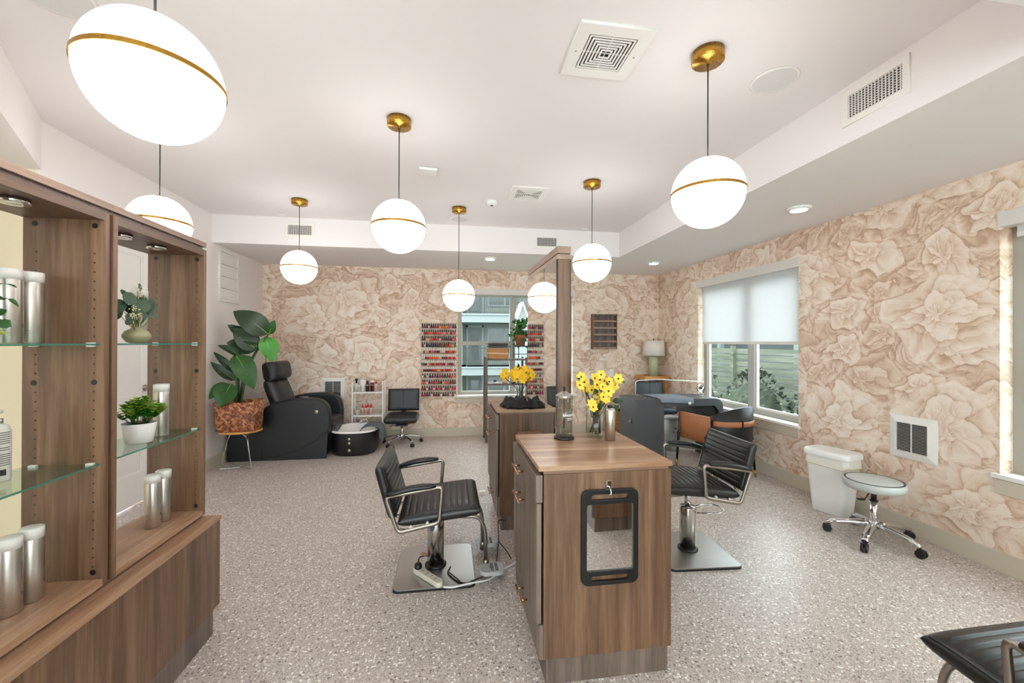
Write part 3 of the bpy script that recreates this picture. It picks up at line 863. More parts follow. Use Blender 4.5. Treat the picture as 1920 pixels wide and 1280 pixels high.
def pump(x, y, z, rz, label):
    t = thing('pump_bottle', label, 'bottle', (x, y, z), rz, 'white pump bottles')
    MB().lathe([(0, 0), (.026, 0), (.028, .004), (.028, .15), (.022, .168), (.011, .174)], seg=28).build('bottle', PLASTW, t)
    MB().lathe([(.011, .172), (.011, .19), (.009, .19)], seg=20).build('collar', CHROME, t)
    MB().lathe([(.004, .19), (.004, .205), (.010, .206), (.010, .214), (0, .214)], seg=16).box(-.004, .004, -.028, 0, .206, .213).build('pump_head', PLASTW, t)
    b = MB()
    for k in range(16):
        z_ = .05 + .0065*k
        if k in (6, 9): continue
        P = [[Vector((.0284*math.cos(a), .0284*math.sin(a), zz)) for a in [-1.0+1.2*j/8 for j in range(9)]] for zz in (z_, z_+.002)]
        b.quadgrid(P)
    b.quadgrid([[Vector((.0284*math.cos(a), .0284*math.sin(a), zz)) for a in [-.9+.7*j/8 for j in range(9)]] for zz in (.02, .038)])
    b.build('print', INK, t, merge=False)
pump(-1.315, 1.40, zl, 0, 'white pump bottle at the left edge of the lower glass shelf, front one')
pump(-1.345, 1.475, zl, 0, 'white pump bottle at the left edge of the lower glass shelf, rear one')
pump(-1.335, 1.845, zl, 0, 'white pump bottle left of the bushy potted plant, cut by the cabinet post')

# eucalyptus vase
t = thing('bud_vase', 'squat sage green vase of eucalyptus and white blossom on upper glass shelf', 'vase', (-1.27, 1.925, zt))
VASEG = plain('sage_ceramic', '#a8a580', .35, var=.06)
MB().lathe([(0, 0), (.022, 0), (.034, .006), (.0465, .024), (.047, .034), (.038, .050), (.018, .061), (.0135, .068), (.0135, .080), (.0155, .083), (.012, .083), (.010, .075)], seg=40).build('vase', VASEG, t)
def disc_leaf(b, c, r, n, e=.9):
    n = Vector(n).normalized(); x = n.orthogonal().normalized(); y = n.cross(x)
    P = [[Vector(c)]*12] + [[Vector(c) + x*rr*math.cos(2*PI*k/12) + y*rr*e*math.sin(2*PI*k/12) - n*(rr/r)**2*.12*r for k in range(12)] for rr in (r*.5, r)]
    b.quadgrid(P, closev=True)
rg = random.Random(3)
lv = MB(); stm = MB(); bl_ = MB()
spots = [(-.01, -.075, .15, .028), (.01, -.05, .18, .03), (.0, -.02, .165, .03), (.03, -.015, .155, .032), (.035, -.045, .135, .02), (.03, .0, .125, .031), (0, .03, .17, .026), (.02, .055, .165, .027),
 (.0, .075, .14, .024), (.03, .05, .12, .02), (-.01, -.08, .115, .026), (.02, -.07, .10, .022), (.03, -.085, .085, .016), (.0, .02, .235, .016), (0, .045, .19, .02), (-.02, -.03, .20, .024), (.01, .085, .155, .02), (-.02, .0, .14, .03), (.03, .025, .145, .026)]
for x, y, z, r in spots:
    disc_leaf(lv, (x, y, z), r, (1, rg.uniform(-.6, .3), rg.uniform(-.3, .7)))
    stm.tube(arc([(0, 0, .07), (x*.4, y*.3, z*.55), (x, y, z)], .03, 3), .0012, 5)
for x, y, z in ((.03, -.06, .14), (.03, -.068, .112), (.035, -.045, .113), (.0, .005, .225), (.0, .012, .205)):
    for _ in range(26):
        p = Vector((x + rg.gauss(0, .007), y + rg.gauss(0, .010), z + rg.gauss(0, .007))); bl_.sphere(p, .0022, 5, 4)
    stm.tube([(0, 0, .07), (x*.5, y*.4, z*.6), (x, y, z-.01)], .0012, 5)
lv.build('leaves', LEAFE, t, merge=False); stm.build('stems', STEM, t, merge=False); bl_.build('blossom', plain('cream_blossom', '#efe8c4', .8), t, merge=False)

# bushy plant in white pot
t = thing('potted_plant', 'bushy lime green plant in a white pot on the lower glass shelf', 'plant', (-1.285, 1.965, zl))
MB().lathe([(0, 0), (.043, 0), (.046, .003), (.058, .082), (.056, .083), (.053, .074), (0, .072)], seg=40).build('pot', PLASTW, t)
MB().lathe([(0, .073), (.053, .074)], seg=24).build('soil', SOIL, t)
b = MB(); st_ = MB().m(STEM)
for i in range(60):
    a = rg.uniform(0, 2*PI); sp = rg.uniform(.0, 1)
    top = Vector((math.cos(a)*.085*sp, math.sin(a)*.10*sp, .105 + .085*(1-sp*sp*.7)*rg.uniform(.6, 1.05)))
    base = Vector((math.cos(a)*.02, math.sin(a)*.02, .07))
    st_.tube([base, base.lerp(top, .6)+Vector((0, 0, .01)), top], .0012, 4)
    for k in range(5):
        q = base.lerp(top, .45 + .55*k/4)
        for j in range(4):
            aa = j*PI/2 + k*.8; d_ = Vector((math.cos(aa), math.sin(aa), .5)).normalized()
            b.m(LEAFL if (k > 1 and rg.random() < .75) else LEAFB); b.leaf(q, q + d_*rg.uniform(.016, .023), .016, nl=3, droop=.1)
b.build('foliage', parent=t, merge=False); st_.build('stems', parent=t, merge=False)

# ivy at the left edge
t = thing('ivy_plant', 'trailing ivy in a small pot at the left edge of the upper glass shelf', 'plant', (-1.29, 1.275, zt))
MB().lathe([(0, 0), (.03, 0), (.038, .07), (.034, .07), (0, .062)], seg=28).build('pot', PLASTW, t)
b = MB(); st_ = MB().m(TWIG)
IVL = plain('leaf_ivy', '#a3b35c', .45, var=.3, vscale=30)
for i in range(11):
    a = PI/2 + rg.uniform(-1.3, 1.3) if i > 3 else PI/2 + .25*(i-1.5); L = rg.uniform(.09, .125)
    h0 = (.015, .03, .075, .10)[i] if i < 4 else rg.uniform(.0, .15)
    pts = arc([(0, 0, .065), (math.cos(a)*L*.4, math.sin(a)*L*.4, .10+h0*.3), (math.cos(a)*L, math.sin(a)*L, .02+h0)], .05, 4)
    st_.tube(pts, .0013, 5)
    for q in pts[2:]:
        d_ = Vector((rg.uniform(-.4, .9), rg.uniform(-.2, 1), rg.uniform(-.5, .6))).normalized()
        b.m(IVL if rg.random() < .5 else LEAFM); b.leaf(q, q + d_*.032, .026, up=(.8, .1, .6), nl=4, droop=.05, shape=.8)
b.build('leaves', parent=t, merge=False); st_.build('stems', parent=t, merge=False)

# ================================================================== STYLING STATIONS
def station(x, y, label, drawers=True):
    """origin: near left floor corner of the countertop; body 0.59 x 0.60"""
    t = thing('styling_station', label, 'salon station', (x, y, 0), 0, 'walnut styling stations')
    W, D, Ht = .585, .60, .905
    MB().box(0, W, 0, D, Ht-.020, Ht).build('countertop', WALNUT_X, t, bevel=.001)
    MB().box(.022, W-.012, .012, D-.012, .868, Ht-.020).build('neck', wood('walnut_neck', '#6d5240', '#8c6d57', '#a98a73', 'X'), t)
    MB().box(.022, W-.002, .006, D-.006, .112, .870).build('body', WALNUT, t, bevel=.0008)
    MB().box(.036, W-.012, .018, D-.03, 0, .112).build('toe_kick', WALNUT_G, t)
    fr = MB().box(-.012, .016, .004, D-.004, .757, .868).build('drawer', WALNUT_G, t, bevel=.0008)
    dr = MB().box(-.008, .012, .006, D-.004, .262, .752).build('door', WALNUT_G, t, bevel=.0008)
    d2 = MB().box(.004, .020, .004, D-.004, .116, .256).build('lower_drawer', WALNUT_G, t, bevel=.0008)
    def pull(y0, z, x, par):
        MB().cyl((x-.032, y0, z), (x-.032, y0+.155, z), .0055, seg=14).cyl((x-.032, y0+.03, z), (x, y0+.03, z), .0042, seg=10).cyl((x-.032, y0+.125, z), (x, y0+.125, z), .0042, seg=10).build('pull', COPPER, par)
    pull(.26, .80, -.012, fr); pull(.26, .665, -.008, dr); pull(.24, .20, .004, d2)
    return t
s1 = station(.368, 1.652, 'walnut styling station in the foreground with a hand mirror on its front')
s2 = dup(s1, (.362, 3.075, 0), 0, 'walnut styling station behind the framed mirror, black cloth on its top')
s3 = dup(s1, (1.05, -.24, 0), 0, 'walnut styling station behind the viewer, seen only in the hand mirror')

# framed double-sided mirror between the stations
t = thing('mirror_partition', 'tall walnut framed salon mirror standing between the two stations', 'mirror', (.648, 2.275, 0), math.radians(.9))
LN = .80
MB().box(-.036, .036, 0, .05, 0, 1.885).build('frame_post', WALNUT, t, bevel=.001)
MB().box(-.036, .036, LN-.03, LN, 0, 1.885).build('frame_post', WALNUT, t, bevel=.001)
MB().box(-.028, .028, .05, LN-.03, .0, 1.885).build('core', BLKMET, t)
MB().box(-.041, .041, -.004, LN+.002, 1.885, 1.912).build('lower_rail', WALNUT_L, t, bevel=.001)
MB().box(-.030, .030, .004, LN, 1.912, 1.918).build('reveal', WALNUT_G, t)
MB().box(-.040, .040, -.004, LN+.002, 1.918, 1.958).build('top_rail', WALNUT_L, t, bevel=.001)
for s in (-1, 1):
    mr = MB().box(s*.0365 if s > 0 else -.0425, .0425 if s > 0 else -.0365, .012, LN, .10, 1.883).build('mirror_glass', MIRROR, t)
    MB().box(min(s*.0360, s*.0430), max(s*.0360, s*.0430), .006, .012, .10, 1.883).build('mirror_edge', BLACKP, mr)
MB().box(-.13, -.0425, .06, LN-.06, .735, .757).build('ledge', WALNUT_Y, t, bevel=.001)
MB().box(.0425, .13, .06, LN-.06, .735, .757).build('ledge', WALNUT_Y, t, bevel=.001)

# hand mirror on the near station
t = thing('hand_mirror', 'black framed rectangular mirror hanging on the foreground station', 'mirror', (.669, 1.646, .605), 0)
o_ = rrect(-.122, .122, -.195, .195, .028)
g_ = rrect(-.103, .103, -.141, .139, .012, 3)
h1 = rrect(-.083, .083, .153, .180, .012, 4)
h2 = rrect(-.083, .083, -.183, -.156, .010, 4)
M_ = T((0, 0, 0)) @ XZ
plate('frame', [o_, g_, h1, h2], .010, BLACKP, t, M_, .002)
MB().box(-.105, .105, .001, .004, -.143, .141).build('mirror_glass', MIRROR, t)
t = thing('wall_hook', 'small silver hook screwed to the foreground station above the hand mirror', 'hook', (.669, 1.658, .815))
MB().box(-.010, .010, -.003, 0, -.02, .02).build('plate', CHROME, t, bevel=.002)
MB().tube(arc([(0, -.003, -.005), (0, -.022, -.012), (0, -.026, -.033), (0, -.016, -.040), (0, -.014, -.028)], .008), .003, 8).build('hook', CHROME, t)

# ================================================================== SALON CHAIRS
BODYM = metal('column_chrome', '#c4bfb8', .18, 'Z')
PADM = plain('footplate_grey', '#b9bab8', .4, var=.04)
def salon_chair(x, y, rz, lift, label):
    t = thing('salon_chair', label, 'salon chair', (x, y, 0), rz, 'black leather salon chairs')
    tilt = math.radians(5.5)
    R_ = Matrix.Rotation(-tilt, 4, 'Y')
    Z = lift
    # base
    MB().m(BLACKP).prism(rrect(-.235, .235, -.25, .25, .035), 'Z', 0, .012).m(STEEL).prism(rrect(-.232, .232, -.247, .247, .033), 'Z', .012, .018).build('base_plate', parent=t)
    MB().m(BLACKP).lathe([(.066, .018), (.066, .026), (.056, .034), (.05, .034)], seg=40).build('base_collar', parent=t)
    MB().m(BODYM).lathe([(.0, .03), (.052, .03), (.052, .30), (.050, .305), (0, .305)], seg=40).build('column', parent=t)
    MB().m(CHROME).cyl((0, 0, .30), (0, 0, .375+Z), .022).box(-.11, .11, -.09, .09, .355+Z, .372+Z).build('piston', parent=t)
    # lever loop
    lz = .285
    MB().tube(arc([(-.04, .045, lz-.01), (-.17, .085, lz-.005), (-.235, .05, lz), (-.235, -.05, lz), (-.17, -.085, lz-.005), (-.04, -.045, lz-.01)], .03), .0055, 8).m(BLACKP).build('lever', [CHROME], t)
    MB().cyl((-.02, -.052, lz-.015), (-.02, -.075, lz-.012), .013, seg=12).build('lever_hub', BLACKP, t)
    # seat
    M = T((.03, 0, .418+Z)) @ R_
    st = MB().m(LEATHER).cushion(.47, .515, .088, M, nu=96, nv=30, e=6, grooves=11, gdep=.008, gin=.9, puff=.006).build('seat', parent=t)
    for s in (-1, 1):
        pts = [M @ Vector((-.215 + .43*k/12, s*.2475, .001 + .0253*max(0, 1-abs((-.215+.43*k/12)/.235)**6)**.385)) for k in range(13)]
        MB().tube(arc(pts, .015, 3), .0035, 6).build('piping', BLACKP, st)
    # back: pad with grooves along width, leaning back
    bx, bz = -.272, .565+Z
    ang = math.atan2(-.074, .266)
    Mb = T((bx, 0, bz)) @ Matrix.Rotation(ang, 4, 'Y') @ Matrix.Rotation(PI/2, 4, 'Y').inverted().to_4x4() if False else T((bx, 0, bz)) @ Matrix.Rotation(ang, 4, 'Y') @ Matrix(((0,0,1,0),(0,-1,0,0),(1,0,0,0),(0,0,0,1)))
    bk = MB().m(LEATHER).cushion(.305, .50, .068, Mb, nu=84, nv=30, e=9, grooves=8, gdep=.007, gin=.9, puff=.004).build('backrest', parent=t)
    for s in (-1, 1):
        pts = [Mb @ Vector((-.146 + .292*k/10, s*.2445, .022)) for k in range(11)]
        MB().tube(arc(pts, .01, 2), .003, 6).build('piping', BLACKP, bk)
    # brackets seat to back
    for s in (-1, 1): MB().box(-.27, -.10, s*.10-.012, s*.10+.012, .372+Z, .384+Z).box(-.29, -.27, s*.10-.012, s*.10+.012, .372+Z, .47+Z).build('back_bracket', SATIN, t, bevel=.003)
    # arm loops
    for s in (-1, 1):
        y_ = s*.272
        loop = [(.042, y_, .596+Z), (-.268, y_, .553+Z), (-.200, y_, .352+Z), (.026, y_, .394+Z)]
        lp = MB().tube(arc_closed(loop, .028), .0115, 10, closed=True, flat=(.75, 1)).build('arm_frame', SATIN, t)
        for q in (-.13, -.04): MB().cyl((q, y_, .366+Z+.18*(q+.2)), (q, s*.24, .366+Z+.18*(q+.2)), .009, seg=12).build('bolt', CHROME, lp)
        A = [Vector((-.262 + .27*k/8, y_, .563 + .040*k/8 + .012*math.sin(PI*k/8) + Z)) for k in range(9)]
        MB().m(LEATHER).tube(A, [.016, .021, .024, .025, .026, .026, .025, .022, .014], 14, flat=(1.0, .72)).build('arm_pad', parent=t)
    # footrest
    for s in (-1, 1):
        y_ = s*.115
        pts = arc([(.10, y_, .362+Z), (.265, y_, .352+Z), (.300, y_, .27+Z), (.305, y_, .065)], .06)
        MB().tube(pts, .0125, 12).build('footrest_tube', SATIN, t)
        Mf = T((.335, y_ + s*.055, .055))
        pl = MB().m(PADM).prism(rrect(-.075, .075, -.06, .06, .045, 8), 'Z', -.012, .012)
        o = pl.build('foot_plate', parent=t, bevel=.004); o.matrix_local = Mf
        MB().lathe([(.019, -.02), (.019, .03), (.015, .035)], c=(-.03, -s*.055, 0), seg=20).build('clamp', SATIN, o)
        text('lettering', 'collins\naccess', .034, INK, o, T((.012, 0, .0125)) @ Matrix.Rotation(PI/2, 4, 'Z'), .0003, line=.75)
    return t
c1 = salon_chair(-.072, 2.645, 0, 0, 'black leather salon chair left of the stations, facing right to the mirror')
c2 = salon_chair(1.616, 2.606, math.radians(176.1), .066, 'black leather salon chair right of the stations, its back to the right wall')
c3 = salon_chair(1.80, .885, math.radians(90), 0, 'black leather salon chair cut off at the bottom right corner')

# ================================================================== STOOL, TASK CHAIRS
def star_base(t, R, zhub, hr, mat, phase=0, n=5, rarm=.016, caster=.026):
    for k in range(n):
        a = phase + 2*PI*k/n; c, s = math.cos(a), math.sin(a)
        pts = [(c*.02, s*.02, zhub), (c*R*.45, s*R*.45, zhub-.004), (c*R*.85, s*R*.85, zhub-.028), (c*R, s*R, zhub-.045)]
        leg = MB().tube(arc(pts, .08, 4), [rarm*1.25]*3 + [rarm*1.1]*5 + [rarm*.85]*4, 10, flat=(1, .75)).build('leg', mat, t)
        x, y = c*R, s*R
        cs = MB().m(BLACKP).cyl((x, y, zhub-.06), (x, y, .04), .007, seg=8)
        for q in (-1, 1):
            px, py = -s*q*.011, c*q*.011
            cs.cyl((x+px-s*q*.008, y+py+c*q*.008, caster), (x+px+s*q*.006, y+py-c*q*.006, caster), caster, seg=18)
        cs.box(x-.016, x+.016, y-.016, y+.016, caster*1.2, caster*2)
        cs.build('caster', parent=leg)
    MB().m(mat).lathe([(.03, zhub-.03), (.033, zhub-.01), (.03, zhub+.02), (hr, zhub+.03)], seg=24).build('hub', parent=t)
GREYV = plain('silver_grey_vinyl', '#bcc1be', .32, var=.06, bump=.05)
t = thing('rolling_stool', 'round grey padded stool on a five-star chrome base beside the bin', 'stool', (3.03, 2.55, 0))
star_base(t, .268, .115, .024, CHROME, math.radians(66), rarm=.024, caster=.028)
MB().m(CHROME).cyl((0, 0, .10), (0, 0, .285), .0245).build('column', parent=t)
MB().m(BLACKP).cyl((0, 0, .28), (0, 0, .37), .017).lathe([(.026, .283), (.027, .288), (.0, .289)], seg=20).build('gas_lift', parent=t)
MB().m(BLACKP).tube([(-.01, 0, .355), (-.05, .0, .33), (-.07, .0, .305), (-.115, .0, .300)], .004, 8).box(-.125, -.085, -.014, .014, .296, .304).build('lever', parent=t)
st = MB().m(GREYV).lathe([(0, .368), (.14, .368), (.165, .375), (.178, .392), (.18, .414), (.174, .430), (.15, .438), (.08, .442), (0, .443)], seg=56).build('seat', parent=t)
MB().lathe([(.1685, .4340), (.1700, .4352), (.1685, .4364), (.166, .4355)], seg=56).build('seam', INK, st)

def task_chair(x, y, rz, label, vin, lift=0):
    t = thing('task_chair', label, 'chair', (x, y, 0), rz, 'low rolling task chairs')
    star_base(t, .27, .115, .02, CHROME, math.radians(18), rarm=.014, caster=.025)
    MB().m(CHROME).cyl((0, 0, .05), (0, 0, .28+lift), .016).build('column', parent=t)
    MB().m(BLACKP).box(-.08, .08, -.1, .1, .262+lift, .282+lift).box(-.03, .03, .08, .25, .262+lift, .274+lift).box(-.03, .03, .235, .25, .262+lift, .60+lift).tube([(-.05, 0, .27+lift), (-.17, -.02, .25+lift)], .005, 6).build('bracket', parent=t)
    MB().m(vin).cushion(.44, .44, .115, T((0, 0, .362+lift)), e=7, puff=.006).build('seat', parent=t)
    Mb = T((0, .225, .585+lift)) @ Matrix.Rotation(math.radians(-8), 4, 'X') @ Matrix.Rotation(PI/2, 4, 'X')
    bk = MB().m(vin).cushion(.435, .315, .06, Mb, e=10, puff=.004).build('backrest', parent=t)
    MB().m(BLACKP).tube([Mb @ Vector((0, y_, .036)) for y_ in (-.14, -.07, 0, .07, .14)], .0018, 5).build('seam', parent=bk)
    return t
task_chair(-.63, 5.93, 0, 'low black task chair below the nail polish rack', LEATHER2)
task_chair(2.95, 5.56, math.radians(-3), 'dark blue-grey task chair behind the nail desk', BLUEV, .10)

# ================================================================== BIN
t = thing('trash_bin', 'tall white lidded trash bin with a liner against the right wall', 'bin', (3.20, 3.035, 0), math.radians(14))
BINW = plain('bin_white', '#eeeeeb', .4, var=.02)
def sect(hx, hy, r, z): return [Vector((p[0], p[1], z)) for p in rrect(-hx, hx, -hy, hy, r, 5)]
b = MB().m(BINW)
b.quadgrid([sect(.088, .118, .03, 0), sect(.090, .120, .03, .01), sect(.112, .165, .045, .47)], True, closev=True)
b.face(sect(.088, .118, .03, 0)[::-1]); b.face([Vector((p.x*.98, p.y*.98, .469)) for p in sect(.112, .165, .045, .47)])
b.build('body', parent=t)
LINER = plain('bin_liner', '#ece9e0', .35, var=.05)
lb = MB().m(LINER)
rows = []
for k, z in enumerate((.40, .415, .44, .465, .475)):
    row = []
    for i, p in enumerate(rrect(-.114-.002*(k == 1), .114+.002*(k == 1), -.167, .167, .045, 5)):
        q = 1 + .012*math.sin(i*2.3+k) ; row.append(Vector((p[0]*q, p[1]*q, z + (.012*math.sin(i*.9) if k < 2 else 0))))
    rows.append(row)
lb.quadgrid(rows, True, closev=True); lb.build('liner', parent=t)
ts = MB().tube([Vector((p[0]*1.015, p[1]*1.01, .405+.010*math.sin(i*.9))) for i, p in enumerate(rrect(-.115, .115, -.168, .168, .045, 5))], .0035, 5, closed=True)
ts.build('drawstring', plain('yellow_tie', '#ebe5b9', .5), t)
b = MB().m(BINW)
b.quadgrid([sect(.122, .178, .05, .470), sect(.124, .180, .05, .476), sect(.124, .180, .05, .505), sect(.115, .170, .05, .518), sect(.08, .135, .04, .520), sect(.076, .131, .04, .516)], True, closev=True)
b.face(sect(.076, .131, .04, .516))
ld = b.build('lid', parent=t)
MB().m(PLASTW).box(-.02, .02, -.168, -.15, .516, .521).build('latch', parent=ld, bevel=.002)

# ================================================================== NAIL POLISH RACK
NP = dict(w='#ead9cc', p='#d9607a', r='#c01328', o='#ea6428', y='#edb036', m='#6d1424', k='#2c161a', n='#1d2644', g='#1d6a55', v='#5b2d58', b='#7d442f', c='#ee6a5c', l='#eeb896', h='#c92a68')
NPN = dict(w='nude', p='pink', r='red', o='orange', y='yellow', m='dark red', k='near-black', n='navy', g='green', v='purple', b='brown', c='coral', l='peach', h='magenta')
NPR = ['mmvlnmrrycoyppbn', 'wrroorrpoclplmcp', 'mmllorrplbkkmmph', 'mwnnnnnnmbnrroyg', 'wbllmppvmmlwwrrooroc'[:19], 'wwvrooocolwmmmcrcrc', 'bkklobbcrhhhmlpmmpw', 'lmmmmmrrolomcrrrowv'[:19],
       'wbwknhvhmkgrcc', 'ccwmhbobnlopbbb', 'rmwmhwrcbwhgyhh', 'hhkvwmmkwkbbwbw']
RX0, RX1, RZ1, DZR = -.395, .122, 1.712, .0925
t = thing('polish_rack', 'clear acrylic wall rack holding twelve rows of nail polish', 'rack', ((RX0+RX1)/2, YB, RZ1-12*DZR))
W = RX1-RX0
MB().box(-W/2, W/2, -.006, -.002, 0, 12*DZR).build('back_panel', ACRYL, t)
for s in (-1, 1): MB().box(s*W/2-.002, s*W/2+.002, -.05, -.002, 0, 12*DZR).build('side_panel', ACRYL, t)
for k in range(12):
    z = 12*DZR - (k+1)*DZR + .004
    MB().box(-W/2, W/2, -.05, -.006, z-.004, z).box(-W/2, W/2, -.05, -.048, z, z+.012).build('ledge', ACRYL, t)
protos = {}
CAPB = plain('polish_cap_black', '#171414', .25); CAPW = plain('polish_cap_white', '#fffaf4', .35)
CAPC = plain('polish_cap_short', '#181515', .25)
ORD = ['first', 'second', 'third', 'fourth', 'fifth', 'sixth', 'seventh', 'eighth', 'ninth', 'tenth', 'eleventh', 'twelfth', 'thirteenth', 'fourteenth', 'fifteenth', 'sixteenth', 'seventeenth', 'eighteenth', 'nineteenth']
for rI, row in enumerate(NPR):
    n = len(row); z = RZ1 - (rI+1)*DZR + .004
    kind = 'white' if 4 <= rI < 8 else 'black'
    rb = min(.0138, W/n/2*.92) if rI < 8 else .0148
    for j, ch in enumerate(row):
        key = (ch, kind, rI >= 8, n)
        x = RX0 + W*(j+.5)/n
        lab = f'{NPN[ch]} nail polish with {kind} cap, {ORD[rI]} rack row from top, {ORD[j]} from left'
        if key not in protos:
            body = plain('polish_'+NPN[ch].replace(' ', '_').replace('-', '_'), NP[ch], .12, var=.12, vscale=60)
            b = MB().m(body).lathe([(0, 0), (rb*.9, 0), (rb, .003), (rb, .026), (rb*.8, .033), (.005, .036)], seg=12)
            cp = CAPB if kind == 'black' else CAPW
            hh = .072 if rI < 8 else .064
            b.m(cp).lathe([(.0062, .036), (.0085, .038), (.0070 if kind == 'black' else .0078, hh-.004), (.0055, hh), (0, hh)], seg=10)
            o = b.build('nail_polish_bottle')
            protos[key] = o
        else:
            o = protos[key].copy(); COL.objects.link(o)
        o.location = (x, YB-.027, z)
        tag(o, lab, 'nail polish', 'nail polish bottles on the wall rack')

# ================================================================== PEDICURE CHAIR
t = thing('pedicure_chair', 'black pedicure spa chair with white foot basin at the back left', 'pedicure chair', (-1.8, 5.68, 0))
BLKP = plain('black_shell', '#101314', .38, var=.2, bump=.05)
prof = [(-.38, 0), (-.38, .607), (-.307, .656), (-.22, .682), (-.148, .697), (-.06, .71), (.031, .714), (.12, .716), (.212, .708), (.27, .692), (.303, .668), (.34, .63), (.358, .58), (.375, .481), (.37, .364), (.345, 0)]
for y0, y1, nm in ((-.378, -.352, 'near'), (.352, .378, 'far')):
    MB().m(BLKP).prism(prof, 'Y', y0, y1, True).build('side_panel', parent=t, bevel=.006)
for y0, y1 in ((-.352, -.235), (.235, .352)):
    pp = [(-.30, .25)] + [(x+.006, z+.012) for x, z in prof[2:14]] + [(.375, .30), (.33, .25)]
    MB().m(LEATHER2).prism(pp, 'Y', y0, y1, True).build('armrest', parent=t, bevel=.022, seg=4)
# swoosh seam and disc on the near panel
MB().m(BLACKP).tube(arc([(-.30, -.380, .03), (-.05, -.380, .08), (.2, -.380, .20), (.36, -.380, .33)], .2, 8), .004, 6).build('panel_seam', parent=t)
dsc = MB().m(SATIN).lathe([(0, .004), (.017, .004), (.022, .002), (.022, 0)], seg=28, M=T((.231, -.378, .568)) @ Matrix.Rotation(PI/2, 4, 'X')).build('badge', parent=t)
text('badge_mark', 'O', .022, INK, dsc, T((.231, -.3826, .568)) @ XZ, .0003)
MB().m(BLKP).box(-.755, -.38, -.375, .375, 0, .345).build('motor_box', parent=t, bevel=.008)
MB().m(BLKP).box(-.38, .30, -.352, .352, 0, .27).build('base', parent=t)
MB().m(LEATHER2).cushion(.66, .46, .17, T((.08, 0, .365)) @ Matrix.Rotation(math.radians(-3), 4, 'Y'), e=7, puff=.015).build('seat', parent=t)
MB().m(LEATHER2).cushion(.10, .46, .24, T((.345, 0, .29)) @ Matrix.Rotation(math.radians(14), 4, 'Y'), e=6).build('leg_pad', parent=t)
Mk = T((-.30, 0, .70)) @ Matrix.Rotation(math.radians(-20), 4, 'Y') @ Matrix(((0,0,1,0),(0,-1,0,0),(1,0,0,0),(0,0,0,1)))
bk = MB().m(LEATHER2).cushion(.52, .50, .16, Mk, e=7, puff=.02).build('backrest', parent=t)
MB().m(BLACKP).tube([Mk @ Vector((x, y, .078)) for x, y in ((-.24, -.17), (.0, -.16), (.22, -.17))], .003, 5).tube([Mk @ Vector((x, y, .078)) for x, y in ((-.24, .17), (.0, .16), (.22, .17))], .003, 5).build('seam', parent=bk)
MB().m(LEATHER2).box(-.50, -.44, -.26, -.20, .62, .72).box(-.42, -.36, .2, .26, .60, .70).build('hinge_cover', parent=t, bevel=.01)
Mh = T((-.355, 0, 1.045)) @ Matrix.Rotation(math.radians(-9), 4, 'Y') @ Matrix(((0,0,1,0),(0,-1,0,0),(1,0,0,0),(0,0,0,1)))
MB().m(LEATHER2).cushion(.24, .54, .20, Mh, e=5, puff=.02).build('headrest', parent=t)
MB().m(SATIN).lathe([(0, .0), (.05, .0), (.055, .006), (.05, .01), (0, .009)], c=(.05, -.25, .727), seg=24, sx=1.1, sy=.55).build('tray', parent=t)
# foot basin
tc = (.62, -.03)
def ell(rx, ry, z, n=40, e=2.6):
    out = []
    for k in range(n):
        a = 2*PI*k/n; c, s = math.cos(a), math.sin(a)
        out.append(Vector((tc[0] + rx*math.copysign(abs(c)**(2/e), c), tc[1] + ry*math.copysign(abs(s)**(2/e), s), z)))
    return out
b = MB().m(BLKP); b.quadgrid([ell(.255, .285, .0), ell(.27, .30, .03), ell(.285, .315, .20), ell(.29, .32, .285)], True, closev=True)
b.face(ell(.255, .285, 0)[::-1]); fb_ = b.build('foot_basin', parent=t)
b = MB().m(PLASTW); b.quadgrid([ell(.288, .318, .275), ell(.292, .322, .30), ell(.27, .30, .306), ell(.245, .27, .29), ell(.20, .22, .16), ell(.1, .12, .14), ell(.01, .01, .14)], True, closev=True)
b.build('bowl', parent=fb_)
for z_ in (.215, .165, .075):
    MB().m(SATIN).lathe([(0, .008), (.012, .008), (.019, .004), (.020, 0)], seg=24, M=T((.60, tc[1]-.312 if z_ > .1 else tc[1]-.305, z_)) @ Matrix.Rotation(PI/2, 4, 'X')).build('control_knob', parent=fb_)
MB().m(CHROME).tube(arc([(.72, .20, .305), (.72, .20, .36), (.66, .12, .37), (.65, .10, .345)], .03), .012, 10).cyl((.62, .24, .30), (.62, .24, .345), .016).build('faucet', parent=fb_)
MB().m(CHROME).box(.60, .66, -.18, -.14, .16, .22).build('jet_cover', parent=fb_, bevel=.006)

def drape(name, mat, P0, nu, nv, thick, sub=1):
    b = MB(); b.quadgrid(P0, True); o = b.build(name, mat)
    md = o.modifiers.new('thick', 'SOLIDIFY'); md.thickness = thick; md.offset = 0
    if sub: m2 = o.modifiers.new('sub', 'SUBSURF'); m2.levels = 1; m2.render_levels = 1
    return o
rows = []
path = [(-1.10, .28), (-1.07, .318), (-1.0, .335), (-.93, .335), (-.88, .335), (-.853, .31), (-.845, .26), (-.84, .20), (-.838, .14)]
for i, (x, z) in enumerate(path):
    row = []
    for j in range(13):
        y = 5.44 + .30*j/12 + .02*math.sin(i*.7)
        w_ = .011*math.sin(j*1.4+i*.5) + .01*math.sin(j*2.9)
        zz = z + abs(w_)*1.1 + (.03*(j/12-.5) if i > 6 else 0)
        row.append((x + (w_+.012 if i > 4 else 0), y, zz))
    rows.append(row)
o = drape('towel', GREYT, rows, 0, 0, .012)
tag(o, 'grey towel draped over the rim of the white foot basin', 'towel')

